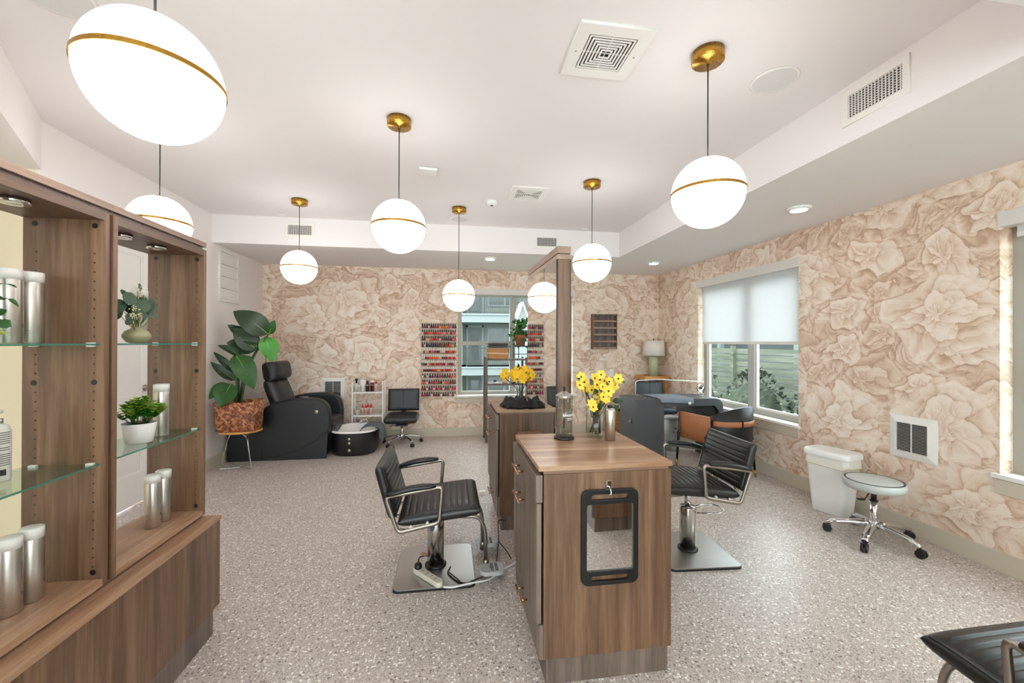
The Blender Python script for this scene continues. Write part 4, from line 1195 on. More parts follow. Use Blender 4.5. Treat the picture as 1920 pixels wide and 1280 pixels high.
# ================================================================== BOTTLE TROLLEY
WM = plain('white_metal', '#ece8e2', .35)
t = thing('trolley', 'slim white three-tier trolley with clear sides beside the pedicure chair', 'trolley', (-1.11, 6.13, 0))
for x in (-.205, .205):
    for y in (-.09, .09): MB().box(x-.010, x+.010, y-.010, y+.010, .03, .86).build('post', WM, t, bevel=.002)
for z in (.10, .39, .715):
    tr = MB().box(-.196, .196, -.085, .085, z-.018, z).box(-.2, .2, -.1, -.09, z-.02, z).box(-.2, .2, .09, .1, z-.02, z).build('tier', WM, t)
    MB().box(-.19, .19, -.098, -.095, z, z+.095).box(-.19, .19, .095, .098, z, z+.095).box(-.198, -.195, -.08, .08, z, z+.095).box(.195, .198, -.08, .08, z, z+.095).build('clear_side', ACRYL, tr)
    MB().box(-.19, .19, -.099, -.094, z+.093, z+.096).build('rim', PLASTW, tr)
for x in (-.205, .205):
    for y in (-.09, .09): MB().m(BLACKP).cyl((x-.008, y, .016), (x+.008, y, .016), .016, seg=14).build('caster', parent=t)
def bottle(name, label, x, y, z, prof, mat, cprof, cmat, cat='bottle', group=None, cname='cap', seg=20):
    t = thing(name, label, cat, (x, y, z), 0, group)
    MB().lathe(prof, seg=seg).build('body', mat, t)
    MB().lathe(cprof, seg=seg).build(cname, cmat, t)
    return t
CLRB = plain('cloudy_plastic', '#ddd2c4', .3, var=.05, Alpha=.9)
AMBER = plain('amber_bottle', '#4b2a1c', .2, var=.1)
REDP = plain('red_nozzle', '#d02b32', .4)
WHT = PLASTW
zt_, zm_ = .715, .39
bottle('pump_bottle', 'clear bottle with a black pump, leftmost on the trolley top', -1.27, 6.08, zt_, [(0, 0), (.028, 0), (.028, .10), (.01, .12)], CLRB, [(.012, .12), (.012, .16), (.02, .16), (.02, .185), (0, .185)], BLACKP, cname='pump')
bottle('jar', 'small white jar at the left front of the trolley top', -1.235, 6.06, zt_, [(0, 0), (.02, 0), (.02, .07), (0, .07)], CLRB, [(.021, .06), (.021, .095), (0, .095)], WHT, 'jar', cname='lid')
bottle('canister', 'large white canister behind the small jar on the trolley top', -1.195, 6.14, zt_, [(0, 0), (.047, 0), (.047, .17), (0, .17)], WHT, [(.049, .165), (.049, .195), (.015, .20), (.01, .235), (0, .235)], CLRB, 'canister', cname='lid')
bottle('amber_bottle', 'brown glass bottle with dark cap in the middle of the trolley top', -1.125, 6.10, zt_, [(0, 0), (.026, 0), (.026, .10), (.014, .12)], AMBER, [(.016, .118), (.016, .15), (0, .15)], AMBER)
bottle('amber_bottle', 'dark bottle with white cap on the trolley top, right of the brown one', -1.062, 6.10, zt_, [(0, 0), (.026, 0), (.026, .12), (.014, .125)], AMBER, [(.025, .125), (.025, .155), (0, .155)], WHT)
def drop(x, y, z, label, sc=1):
    bottle('dropper_bottle', label, x, y, z, [(0, 0), (.018, 0), (.018, .09*sc), (.01, .105*sc)], plain('pink_liquid', '#e8b9b3', .25, var=.08), [(.016, .098*sc), (.016, .122*sc), (.006, .125*sc), (.003, .155*sc), (0, .155*sc)], REDP, group='red capped dropper bottles', cname='nozzle')
drop(-1.008, 6.10, zt_, 'tall bottle with red nozzle at the right of the trolley top', 1.1)
for i, (x, y, lb) in enumerate(((-1.19, 6.11, 'leftmost bottle with red nozzle on the middle trolley tier'), (-1.13, 6.17, 'rear left bottle with red nozzle on the middle trolley tier'), (-1.085, 6.17, 'rear right bottle with red nozzle on the middle trolley tier'), (-1.14, 6.08, 'front bottle with red nozzle on the middle trolley tier'), (-1.075, 6.09, 'rightmost bottle with red nozzle on the middle trolley tier'))):
    drop(x, y, zm_, lb)
bottle('jar', 'small white tub at the left of the middle trolley tier', -1.26, 6.09, zm_, [(0, 0), (.03, 0), (.03, .055), (0, .055)], CLRB, [(.031, .05), (.031, .068), (0, .068)], WHT, 'jar', cname='lid')

# ================================================================== PLANT ON WIRE TABLE
t = thing('plant_stand', 'small round wooden table on bent wire legs under the woven planter', 'side table', (-2.30, 5.06, 0))
MB().m(OAK).lathe([(0, .405), (.215, .405), (.222, .412), (.222, .422), (0, .424)], seg=48, sy=.85).build('top', parent=t)
for a in (200, 320, 75):
    c, s = math.cos(math.radians(a)), math.sin(math.radians(a))*.62
    fx, fy = c*.20, s*.20
    MB().tube(arc([(c*.09-s*.05, s*.09+c*.05, .405), (c*.13, s*.13, .30), (fx, fy, .004), (.0, .0, .004), (fx*.2, fy*.2, .004)], .012, 4), .0032, 6).tube([(c*.12, s*.12, .33), (c*.09+s*.06, s*.09-c*.06, .405)], .0032, 6).build('leg', CHROME, t)
# woven planter
tw = NT('woven_bamboo'); o_ = tw.obj()
sp = tw.n('SeparateXYZ'); tw.l(o_, sp.inputs[0])
cb = tw.n('CombineXYZ'); tw.l(tw.math('ADD', sp.outputs[0], tw.math('MULTIPLY', sp.outputs[1], .9)), cb.inputs[0]); tw.l(sp.outputs[2], cb.inputs[1])
mp = tw.n('Mapping'); tw.l(cb.outputs[0], mp.inputs[0]); mp.inputs['Rotation'].default_value = (0, 0, PI/4); mp.inputs['Scale'].default_value = (1, 1, 1)
def weave(vec):
    s2 = tw.n('SeparateXYZ'); tw.l(vec, s2.inputs[0]); w_ = .016
    u = tw.math('DIVIDE', s2.outputs[0], w_); v = tw.math('DIVIDE', s2.outputs[1], w_)
    fu = tw.math('FLOOR', u); fv = tw.math('FLOOR', v)
    k = tw.math('MODULO', tw.math('ADD', tw.math('SUBTRACT', fu, fv), 400), 4)
    hor = tw.math('LESS_THAN', k, 1.5)
    # strip id
    a = tw.math('FLOOR', tw.math('DIVIDE', tw.math('ADD', u, fv), 4)); b_ = tw.math('FLOOR', tw.math('DIVIDE', tw.math('ADD', v, fu), 4))
    ci = tw.n('CombineXYZ'); tw.l(tw.math('ADD', tw.math('MULTIPLY', hor, fv), tw.math('MULTIPLY', tw.math('SUBTRACT', 1, hor), fu)), ci.inputs[0])
    tw.l(tw.math('ADD', tw.math('MULTIPLY', hor, a), tw.math('MULTIPLY', tw.math('SUBTRACT', 1, hor), tw.math('ADD', b_, 57))), ci.inputs[1])
    wn2 = tw.n('TexWhiteNoise', noise_dimensions='2D'); tw.l(ci.outputs[0], wn2.inputs['Vector'])
    cu = tw.math('ABSOLUTE', tw.math('SUBTRACT', tw.math('FRACT', u), .5)); cv = tw.math('ABSOLUTE', tw.math('SUBTRACT', tw.math('FRACT', v), .5))
    e = tw.math('ADD', tw.math('MULTIPLY', hor, cv), tw.math('MULTIPLY', tw.math('SUBTRACT', 1, hor), cu))
    return wn2.outputs['Value'], e
val, e = weave(mp.outputs[0])
col = tw.ramp(val, [(0, '#5d3120'), (.4, '#8d5033'), (.7, '#b3714a'), (1, '#cf9266')])
col = tw.mix(tw.ss(e, .42, .5), col, lin('#40210f'))
bb = tw.bsdf(col, .5); tw.l(tw.bump(tw.math('SUBTRACT', .5, e), .5, .002), bb.inputs['Normal'])
WOVEN = tw.done(bb)
t = thing('planter', 'large woven bamboo planter holding a tall big-leaved plant', 'plant', (-2.31, 5.06, .425))
b = MB().m(WOVEN)
def psec(k, z): return [Vector((p[0], p[1], z)) for p in rrect(-.215*k, .215*k, -.15*k, .15*k, .09*k, 6)]
b.quadgrid([psec(.92, 0), psec(.97, .01), psec(1.04, .32), psec(.98, .322), psec(.97, .25)], True, closev=True)
b.face(psec(.92, 0)[::-1]); b.build('basket', parent=t)
MB().m(SOIL).quadgrid([psec(.97, .28), psec(.01, .285)], True, closev=True) if False else None
b = MB().m(SOIL); b.face(psec(.97, .285)); b.build('soil', parent=t)
b = MB().m(WOVEN).box(.185, .215, -.16, -.152, .0, .33); b.build('rim_strip', parent=t)
for z_ in (.05, .16, .27): MB().m(SATIN).lathe([(0, .004), (.005, .002), (.006, 0)], seg=10, M=T((.05, -.155-.014*z_/.3, z_)) @ Matrix.Rotation(PI/2, 4, 'X')).build('rivet', parent=t)
O = Vector((-2.31, 5.06, .425))
lt = NT('banana_leaf'); oo = lt.obj()
LFS = [  # base, tip, width, up, mat, droop, fold
 ((-2.04, 5.12, 1.50), (-2.36, 5.02, 1.75), .27, (.25, -.9, .5), LEAFD, .10, .10),
 ((-2.03, 5.12, 1.50), (-1.955, 5.08, 1.66), .10, (.3, -.9, .4), LEAFM, .05, .1),
 ((-2.12, 5.10, 1.40), (-2.41, 5.00, 1.60), .17, (.2, -.8, .6), LEAFD, -.05, .15),
 ((-2.15, 5.08, 1.32), (-2.36, 5.02, 1.56), .22, (.4, -.8, .3), LEAFD, .05, .15),
 ((-2.13, 5.08, 1.36), (-2.42, 5.0, 1.40), .21, (.1, -.9, .3), LEAFD, -.12, .15),
 ((-2.08, 5.14, 1.47), (-1.975, 5.1, 1.18), .20, (.4, -.8, .2), LEAFB, .05, .15),
 ((-2.33, 5.00, 1.27), (-2.115, 4.95, .89), .23, (.4, -.8, .5), LEAFM, .12, .18),
 ((-2.28, 5.02, 1.24), (-2.17, 5.0, 1.10), .17, (.2, -.9, .2), LEAFD, .05, .15),
 ((-2.28, 5.04, 1.24), (-2.50, 4.98, 1.37), .10, (-.3, -.6, .7), LEAFD, .1, .3),
 ((-2.33, 5.06, 1.06), (-2.54, 4.98, 1.30), .09, (-.3, -.6, .7), LEAFD, -.1, .3),
 ((-2.34, 5.04, .98), (-2.57, 4.98, 1.19), .11, (-.3, -.6, .7), LEAFD, -.1, .3),
 ((-2.36, 4.98, .95), (-2.42, 4.885, .71), .235, (.1, -.9, .4), LEAFM, .08, .15),
 ((-2.40, 5.0, .95), (-2.55, 4.92, .79), .15, (-.2, -.9, .4), LEAFM, .1, .15)]
for base, tip, wd, up, mt, dr, fo in LFS:
    b = MB().m(mt)
    bs, tp = Vector(base)-O, Vector(tip)-O
    b.leaf(bs, tp, wd, up=up, droop=dr, fold=fo, nl=12, shape=.75)
    lf = b.build('leaf', parent=t)
    d_ = (tp-bs); L = d_.length; d_ = d_.normalized(); sd = d_.cross(Vector(up)).normalized(); nr = sd.cross(d_).normalized()
    MB().m(LEAFL).tube([bs + d_*L*k/10 + nr*(dr*L*math.sin(PI*k/10) - .002) for k in range(11)], [.004*(1-k/12) for k in range(11)], 5).build('midrib', parent=lf)
    MB().m(LEAFD if mt is LEAFD else STEM).tube(arc([(-.02+.1*bs.x, 0, .28), (bs.x*.35-.02, bs.y*.3, .28+(bs.z-.28)*.55), bs], .2, 6), [.013]*3+[.009]*3+[.006]*3, 8).build('stalk', parent=t)
MB().m(LEAFM).tube([Vector(p)-O for p in ((-2.06, 5.1, 1.30), (-2.02, 5.02, 1.18), (-1.97, 5.0, 1.07))], .0035, 6).build('stalk', parent=t)

# ================================================================== BACK WALL SHELF RACK BY THE WINDOW
t = thing('storage_rack', 'dark metal shelf rack standing in front of the back window', 'shelf rack', (.82, 5.98, 0))
for x in (-.285, .285):
    for y in (-.16, .16):
        MB().box(x-.016, x+.016, y-.012, y+.012, 0, 1.20).build('post', BROWNMET, t, bevel=.002)
for z in (.12, .47, .83, 1.18):
    MB().box(-.27, .27, -.17, .17, z-.022, z).build('shelf', BROWNMET, t, bevel=.002)
b = MB().m(BLKMET)
for k in range(36): b.box(-.302, -.300, -.15+.0, -.14, .03+.032*k, .046+.032*k)
b.build('slots', parent=t)
RAT = plain('woven_rattan', '#b98552', .7, var=.3, vscale=55, bump=.6)
t = thing('wicker_basket', 'rectangular wicker basket on top of the dark metal rack', 'basket', (.702, 5.92, 1.181))
bm_ = MB().m(RAT)
for k in range(9):
    z = .009+.0165*k
    bm_.tube([Vector((p[0], p[1], z)) for p in rrect(-.132-.001*k, .132+.001*k, -.10, .10, .02, 3)], .0095, 6, closed=True)
bm_.box(-.13, .13, -.098, .098, .002, .14)
bm_.build('weave', parent=t)
o = MB().m(plain('pale_weave', '#e3d3bb', .8, var=.2, vscale=90)).tube([Vector((p[0], p[1], .078+.006*math.sin(i*2))) for i, p in enumerate(rrect(-.137, .137, -.105, .105, .02, 6))], .007, 6, closed=True).build('band', parent=t)
b = MB().m(DKTOWEL)
for k in range(2): b.cushion(.285, .225, .036, T((.002*k, 0, .176+.034*k)) @ Matrix.Rotation(.02*(k-.5), 4, 'Y'), e=6)
o = b.build('folded_towel'); o.location = (.702, 5.92, 1.181)
tag(o, 'charcoal folded towels lying on the wicker basket', 'towel')
t = thing('hanging_plant', 'leafy plant in a terracotta pot before the back window, by the mirror edge', 'plant', (1.05, 6.0, 1.18))
TERR = plain('terracotta', '#9a5a3c', .7, var=.12)
for x in (-.115, -.04, .09):
    MB().cyl((x, -.08, 0), (x, -.08, .19), .006, seg=8).build('stand_leg', BLKMET, t)
MB().box(-.12, .10, -.085, -.075, .06, .07).box(-.12, .10, -.085, -.075, .17, .19).box(-.12, .10, -.12, .10, .17, .18).build('stand_frame', BLKMET, t)
MB().lathe([(0, .181), (.06, .181), (.085, .31), (.092, .315), (.092, .345), (.08, .345), (.078, .32), (0, .318)], seg=28).build('pot', TERR, t)
b = MB(); s_ = MB().m(STEM); rg = random.Random(11)
for i in range(46):
    a = rg.uniform(0, 2*PI); L = rg.uniform(.05, .19); up_ = rg.uniform(-.18, .24)
    pts = arc([(0, 0, .32), (math.cos(a)*L*.5, math.sin(a)*L*.4, .36+max(0, up_)*.8), (math.cos(a)*L, math.sin(a)*L*.8, .34+up_)], .05, 4)
    s_.tube(pts, .0015, 4)
    for q in pts[1:]:
        for _ in range(2):
            d_ = Vector((rg.uniform(-1, 1), rg.uniform(-1, .4), rg.uniform(-.8, .6))).normalized()
            b.m([LEAFD, LEAFM, LEAFM, LEAFB][rg.randrange(4)]); b.leaf(q, q+d_*rg.uniform(.04, .06), .032, up=(0, -.8, .6), nl=4)
b.build('leaves', parent=t, merge=False); s_.build('stems', parent=t, merge=False)
bottle('cosmetic_jar', 'small peach jar on the middle shelf of the dark rack', .80, 5.86, .831, [(0, 0), (.035, 0), (.03, .05), (0, .05)], plain('peach_jar', '#d7a184', .4), [(.032, .05), (.032, .062), (0, .062)], WHT, 'jar', cname='lid')
t = thing('hair_dryer_brush', 'small white and black gadget on the middle shelf of the dark rack', 'gadget', (.69, 5.86, .831))
MB().m(WHT).box(-.04, .03, -.02, .02, 0, .02).build('base', parent=t, bevel=.004); MB().m(BLACKP).box(-.05, -.01, -.015, .015, .02, .05).build('head', parent=t, bevel=.006)

# ================================================================== WALL SHELF, LAMP, CORNER TABLE
t = thing('wall_shelf', 'small empty walnut wall shelf with five narrow tiers', 'wall shelf', (2.453, YB, 1.315))
W, Hh, D = .412, .552, .075
MB().box(-W/2, -W/2+.02, -D, 0, 0, Hh).build('side', WALNUT, t, bevel=.001); MB().box(W/2-.02, W/2, -D, 0, 0, Hh).build('side', WALNUT, t, bevel=.001)
MB().box(-W/2+.02, W/2-.02, -D, 0, Hh-.02, Hh).build('top', WALNUT_G, t); MB().box(-W/2+.02, W/2-.02, -.008, 0, 0, Hh-.02).build('back_panel', WALNUT_G, t)
for k in range(5): MB().box(-W/2+.02, W/2-.02, -D, -.008, .1065*k, .1065*k+.018).box(-W/2+.02, W/2-.02, -D, -D+.008, .1065*k+.018, .1065*k+.03).build('tier', WALNUT_L, t)
t = thing('corner_table', 'honey wood tray-topped table in the back right corner', 'side table', (3.175, 6.12, 0))
MB().box(-.2, .2, -.17, .17, .85, .862).box(-.2, .2, -.17, -.155, .862, .905).box(-.2, .2, .155, .17, .862, .905).box(-.2, -.185, -.155, .155, .862, .905).box(.185, .2, -.155, .155, .862, .905).build('tray_top', OAK, t, bevel=.002)
for x in (-.16, .16):
    for y in (-.14, .14): MB().box(x-.018, x+.018, y-.018, y+.018, 0, .85).build('leg', OAK, t)
MB().box(-.16, .16, -.14, .14, .72, .735).build('shelf', OAK, t); MB().box(-.16, .16, -.14, .14, .30, .315).build('shelf', OAK, t)
t = thing('table_lamp', 'table lamp with white drum shade and pale green cylinder base', 'lamp', (3.215, 6.14, .863))
LAMPG = plain('celadon_glaze', '#b9c2a0', .35, var=.12, vscale=25)
MB().lathe([(0, 0), (.072, 0), (.072, .33), (.066, .338), (0, .34)], seg=36).build('base', LAMPG, t)
SHADE = plain('linen_shade', '#e9e3db', .9, var=.03, vscale=80)
sh = MB().lathe([(.172, .35), (.158, .585)], seg=48).build('shade', SHADE, t); md = sh.modifiers.new('t', 'SOLIDIFY'); md.thickness = .003
MB().cyl((0, 0, .34), (0, 0, .61), .004, seg=8).sphere((0, 0, .612), .010, 10, 8).build('finial', BLKMET, t)
for i, (x, y, sx, sy, h_, lb) in enumerate(((3.10, 6.02, .035, .012, .02, 'small black tool lying on the honey wood tray, nearest the lamp'), (3.03, 6.03, .012, .012, .03, 'tiny dark bottle on the left end of the honey wood tray'))):
    o = MB().m(BLACKP).box(-sx, sx, -sy, sy, 0, h_).box(-sx*.3, 0, -sy*.5, sy*.5, h_, h_*2).build('small_tool', bevel=.002); o.location = (x, y-.08, .905 if False else .863+.0); tag(o, lb, 'tool')
    o.location = (x, y, .863)

# ================================================================== NAIL DESK
t = thing('nail_desk', 'graphite grey nail desk with one rounded end under the far window', 'desk', (2.15, 4.51, 0))
MB().box(0, .345, 0, .46, 0, .735).build('cabinet', DESKG, t, bevel=.001)
outl = [(-.01, .735), (-.01, .755), (1.0, .755)] + [(1.0+.10*math.sin(a), .655+.10*math.cos(a)) for a in [PI/2*k/8 for k in range(9)]] + [(1.10, 0), (1.045, 0), (1.045, .60), (.99, .668), (.345, .668), (.345, .735)]
MB().prism(outl, 'Y', -.005, .47).build('top', DESKG, t, bevel=.001)
MB().box(.76, 1.03, .02, .45, .54, .668).build('drawer', BLKMET, t)
kn = MB().m(SATIN).lathe([(0, .02), (.012, .02), (.016, 0)], seg=16, M=T((0, .14, .48)) @ Matrix.Rotation(-PI/2, 4, 'Y')).build('vent_knob', parent=t)
MB().m(BLACKP).lathe([(0, .004), (.026, .003), (.028, 0)], seg=24, M=T((0, .14, .48)) @ Matrix.Rotation(-PI/2, 4, 'Y')).build('port', parent=t)
MB().box(-.004, 0, .08, .12, .14, .24).build('outlet', TAN, t, bevel=.001)
MB().m(BLACKP).tube(arc([(.13, .12, .757), (.11, .06, .79), (.16, .03, .785), (.17, .06, .757)], .03), .003, 6).build('cable_loop', parent=t)
MB().m(BLACKP).box(.30, .38, .30, .33, .755, .762).build('cable_cover', parent=t, bevel=.002)
o = MB().m(BLKMET).tube(arc([(2.14, 4.93, .66), (2.10, 5.02, .55), (2.05, 4.98, .42), (2.06, 4.86, .33), (2.13, 4.62, .22)], .1, 6), .004, 6).build('power_cable')
tag(o, 'black cable curving beside the left end of the nail desk', 'cable')
t = thing('desk_lamp', 'thin silver arc desk lamp reaching over the nail desk', 'lamp', (2.34, 4.93, .755))
MB().m(SATIN).lathe([(0, 0), (.04, 0), (.04, .008), (0, .01)], seg=24).build('base', parent=t)
MB().m(TRIMW).tube(arc([(0, 0, .005), (0, 0, .17), (.05, 0, .185), (.3, 0, .195), (.94, 0, .158)], .05, 6), .0065, 8).build('arm', parent=t)
t = thing('desk_fan', 'small round silver desk fan at the window end of the nail desk', 'fan', (3.19, 4.86, .7555), math.radians(20))
Mf = T((0, 0, .085)) @ Matrix.Rotation(math.radians(80), 4, 'X')
b = MB().m(BLACKP)
for r in (.066,): b.tube([Mf @ Vector((r*math.cos(2*PI*k/32), r*math.sin(2*PI*k/32), 0)) for k in range(32)], .004, 6, closed=True)
for k in range(16):
    a = 2*PI*k/16; b.tube([Mf @ Vector((.012*math.cos(a), .012*math.sin(a), .02)), Mf @ Vector((.045*math.cos(a), .045*math.sin(a), .018)), Mf @ Vector((.066*math.cos(a), .066*math.sin(a), 0))], .0009, 4)
b.build('guard', parent=t)
b = MB().m(CHROME)
for k in range(4):
    a = PI/2*k; b.leaf(Mf @ Vector((.008*math.cos(a), .008*math.sin(a), 0)), Mf @ Vector((.055*math.cos(a+.5), .055*math.sin(a+.5), .004)), .045, up=(0, -1, .2), nl=4)
b.build('blades', parent=t); MB().m(BLACKP).lathe([(0, -.02), (.014, -.02), (.014, .015), (0, .02)], seg=16, M=Mf).build('hub', parent=t)
MB().m(BLACKP).tube(arc([(-.07, 0, .085), (-.055, 0, .02), (-.03, -.035, .004), (.03, -.035, .004), (.055, 0, .02), (.07, 0, .085)], .02), .003, 6).tube([(-.03, .04, .004), (.03, .04, .004)], .003, 6).tube([(-.03, -.035, .004), (-.03, .04, .004)], .003, 6).tube([(.03, -.035, .004), (.03, .04, .004)], .003, 6).build('stand', parent=t)
rows = []
for i, (y, z) in enumerate(((4.94, .762), (4.8, .762), (4.65, .762), (4.52, .763), (4.492, .755), (4.488, .735), (4.487, .71), (4.49, .70))):
    rows.append([(2.44 + .42*j/12 + .12*(y-4.5)*(-.2), y - (.006*math.sin(j*1.3) if i > 4 else 0), z + (.0015*math.sin(j*2+i)) + (.02*(1-j/12) if i > 5 else 0)) for j in range(13)])
o = drape('towel', plain('blue_grey_towel', '#7b858f', .95, var=.12, vscale=60, bump=.5), rows, 0, 0, .009)
tag(o, 'blue-grey towel laid flat on the nail desk, hanging over its front edge', 'towel')
o2 = MB().box(-.017, .017, -.003, 0, -.03, 0).build('tag', WHT, o); o2.location = (2.80, 4.479, .725)
t = thing('waste_bin', 'small grey waste bin with recycling mark under the nail desk', 'bin', (2.93, 5.10, 0))
MB().lathe([(0, 0), (.078, 0), (.098, .42), (.094, .42), (.076, .01)], seg=32).build('body', plain('grey_bin', '#b9b9b9', .5), t)
MB().lathe([(.102, .41), (.104, .44), (.085, .45), (.08, .435), (0, .43)], seg=32).build('lid', plain('grey_bin', '#b9b9b9', .5), t)
b = MB().m(INK)
for k in range(3):
    a = 2*PI*k/3+PI/2
    p = [Vector((.032*math.cos(a+d_), -.0955, .27+.032*math.sin(a+d_))) for d_ in (-.55, 0, .55)]
    b.tube(p, .005, 5)
b.build('recycling_mark', parent=t)
t = thing('wicker_hamper', 'tall woven straw basket standing behind the left end of the nail desk', 'basket', (2.30, 5.42, 0))
b = MB().m(RAT)
for k in range(22): b.lathe([(.155, .022*k), (.163, .022*k+.011), (.155, .022*k+.022)], seg=28)
b.lathe([(0, .01), (.156, .01)], seg=28); b.lathe([(.15, .01), (.15, .484), (.156, .484)], seg=28)
b.build('weave', parent=t)
MB().m(RAT).tube([Vector((.158*math.cos(2*PI*k/28), .158*math.sin(2*PI*k/28), .486)) for k in range(28)], .009, 6, closed=True).build('rim', parent=t)

# ================================================================== TAN AND BLACK TUB CHAIR
t = thing('tub_chair', 'black curved-back chair with tan leather side facing the nail desk', 'armchair', (2.96, 4.20, 0), 0)
def U_(s):  # plan path: left front -> left rear -> back -> right front ; s in 0..1
    pts = [(-.335, .20), (-.235, -.215), (-.215, -.25), (-.17, -.30), (-.08, -.335), (.02, -.345), (.13, -.325), (.22, -.27), (.27, -.18), (.30, -.05), (.32, .20)]
    seg = []; tot = 0
    for a, b in zip(pts, pts[1:]):
        L = math.hypot(b[0]-a[0], b[1]-a[1]); seg.append((tot, L, a, b)); tot += L
    d = s*tot
    for st_, L, a, b in seg:
        if d <= st_+L+1e-9:
            q = (d-st_)/L; return (a[0]+(b[0]-a[0])*q, a[1]+(b[1]-a[1])*q)
    return pts[-1]
def topz(s): return .63 + .12*max(0, math.sin(PI*min(1, max(0, (s-.28)/.62))))**.8 - .0
def strip(s0, s1, zlo, zhi, off, mat, name, n=20, th=.016):
    b = MB().m(mat); rin, rout = [], []
    for k in range(n+1):
        s = s0+(s1-s0)*k/n; x, y = U_(s); x2, y2 = U_(min(1, s+.01)); x1, y1 = U_(max(0, s-.01))
        tx, ty = x2-x1, y2-y1; L = math.hypot(tx, ty); nx, ny = ty/L, -tx/L      # outward
        nx, ny = -nx, -ny
        if nx*x + ny*y < 0: nx, ny = -nx, -ny
        lo, hi = zlo(s) if callable(zlo) else zlo, zhi(s) if callable(zhi) else zhi
        flare = .05
        def P(z, o): f = 1 + flare*(z-.4)*2; return Vector((x*f+nx*o, y*f+ny*o, z))
        rout.append([P(lo, off), P((lo+hi)/2, off), P(hi, off), P(hi, off-th), P((lo+hi)/2, off-th), P(lo, off-th)])
    V = b.quadgrid(rout, True, closev=True); b._f([b.b.faces.new(V[0][::-1]), b.b.faces.new(V[-1])])
    return b.build(name, parent=t)
strip(.30, 1.0, .30, topz, 0, LEATHER2, 'back_shell', 28, .04)
strip(.0, .30, .34, lambda s: .63, -.006, TAN, 'side_panel', 8, .03)
strip(.32, .95, .545, .60, .006, TAN, 'band', 24, .008)
for s in (.315, .52, .72):
    x, y = U_(s); f = 1.012
    MB().m(BLACKP).box(x*f-.010, x*f+.010, y*f-.012, y*f+.010, .52 if s > .32 else .34, .615).build('strap', parent=t, bevel=.003)
MB().m(LEATHER2).cushion(.50, .46, .12, T((0, -.02, .40)), e=6, puff=.01).build('seat', parent=t)
for x, y in ((-.32, .21), (.31, .21), (-.215, -.24), (.23, -.24)):
    lean = Vector((.03 if x > 0 else -.03, .03 if y > 0 else -.02, 0))
    top = Vector((x, y, .63 if (x < 0 and y > 0) else .34)); bot = Vector((x, y, .0))+lean
    mid = bot.lerp(top, .22 if top.z < .5 else .13)
    lg = MB().m(BLACKP).tube([top, mid], [.017, .013], 10).build('leg', parent=t)
    MB().m(BRASS).tube([mid, bot], [.013, .010], 10).build('leg_tip', parent=lg)

# ================================================================== THINGS ON THE STATIONS
t = thing('disinfectant_jar', 'clear glass comb jar with steel lid and black base on the foreground station', 'jar', (.608, 2.125, .905))
MB().m(BLACKP).lathe([(0, 0), (.052, 0), (.054, .004), (.052, .012), (.046, .016), (0, .016)], seg=48).build('base', parent=t)
gj = MB().m(GLASS).lathe([(.0, .017), (.044, .017), (.044, .225), (.0425, .225), (.0425, .022), (0, .022)], seg=48).build('glass', parent=t)
MB().m(ALU).lathe([(.0452, .216), (.0462, .222), (.0462, .228), (.008, .252), (0, .253)], seg=16, smooth=False).build('lid', parent=t)
MB().m(BLACKP).lathe([(.008, .250), (.005, .262), (.010, .272), (.0, .273)], seg=20).cyl((0, 0, .05), (0, 0, .25), .0022, seg=6).build('knob', parent=t)
MB().m(GLASS).lathe([(.040, .055), (.041, .057), (.041, .061), (.040, .063), (.030, .060), (.040, .055)], seg=40).build('tray_ring', parent=t)
text('lettering', 'BARBICIDE', .0165, TRIMW, gj, T((0, 0, .128)) @ Matrix.Rotation(math.radians(28), 4, 'Z'), .0002, bend=.0445)
text('lettering', 'MANUFACTURED BY', .0055, TRIMW, gj, T((0, 0, .114)) @ Matrix.Rotation(math.radians(28), 4, 'Z'), .0001, bend=.0445) if False else MB().m(TRIMW).quadgrid([[Vector((.0446*math.sin(a), -.0446*math.cos(a), z)) for a in [.02+.9*k/8 for k in range(9)]] for z in (.111, .1135)])
bt_ = MB().m(TRIMW)
for z0, z1, a1 in ((.1115, .1145, .8), (.104, .1065, .95)):
    bt_.quadgrid([[Vector((.0446*math.sin(a), -.0446*math.cos(a), z)) for a in [.05+a1*k/10 for k in range(11)]] for z in (z0, z1)])
bt_.build('small_print', parent=gj, merge=False)

t = thing('silver_bottle', 'brushed silver bottle with short black cap, right of the glass vase', 'bottle', (.835, 2.055, .905))
MB().m(metal('banded_silver', '#cbc7bd', .25, 'R')).lathe([(0, 0), (.026, 0), (.0275, .002), (.0275, .155), (.024, .166), (.014, .170)], seg=40).build('body', parent=t)
MB().m(BLACKP).lathe([(.013, .169), (.013, .182), (0, .183)], seg=24).build('cap', parent=t)

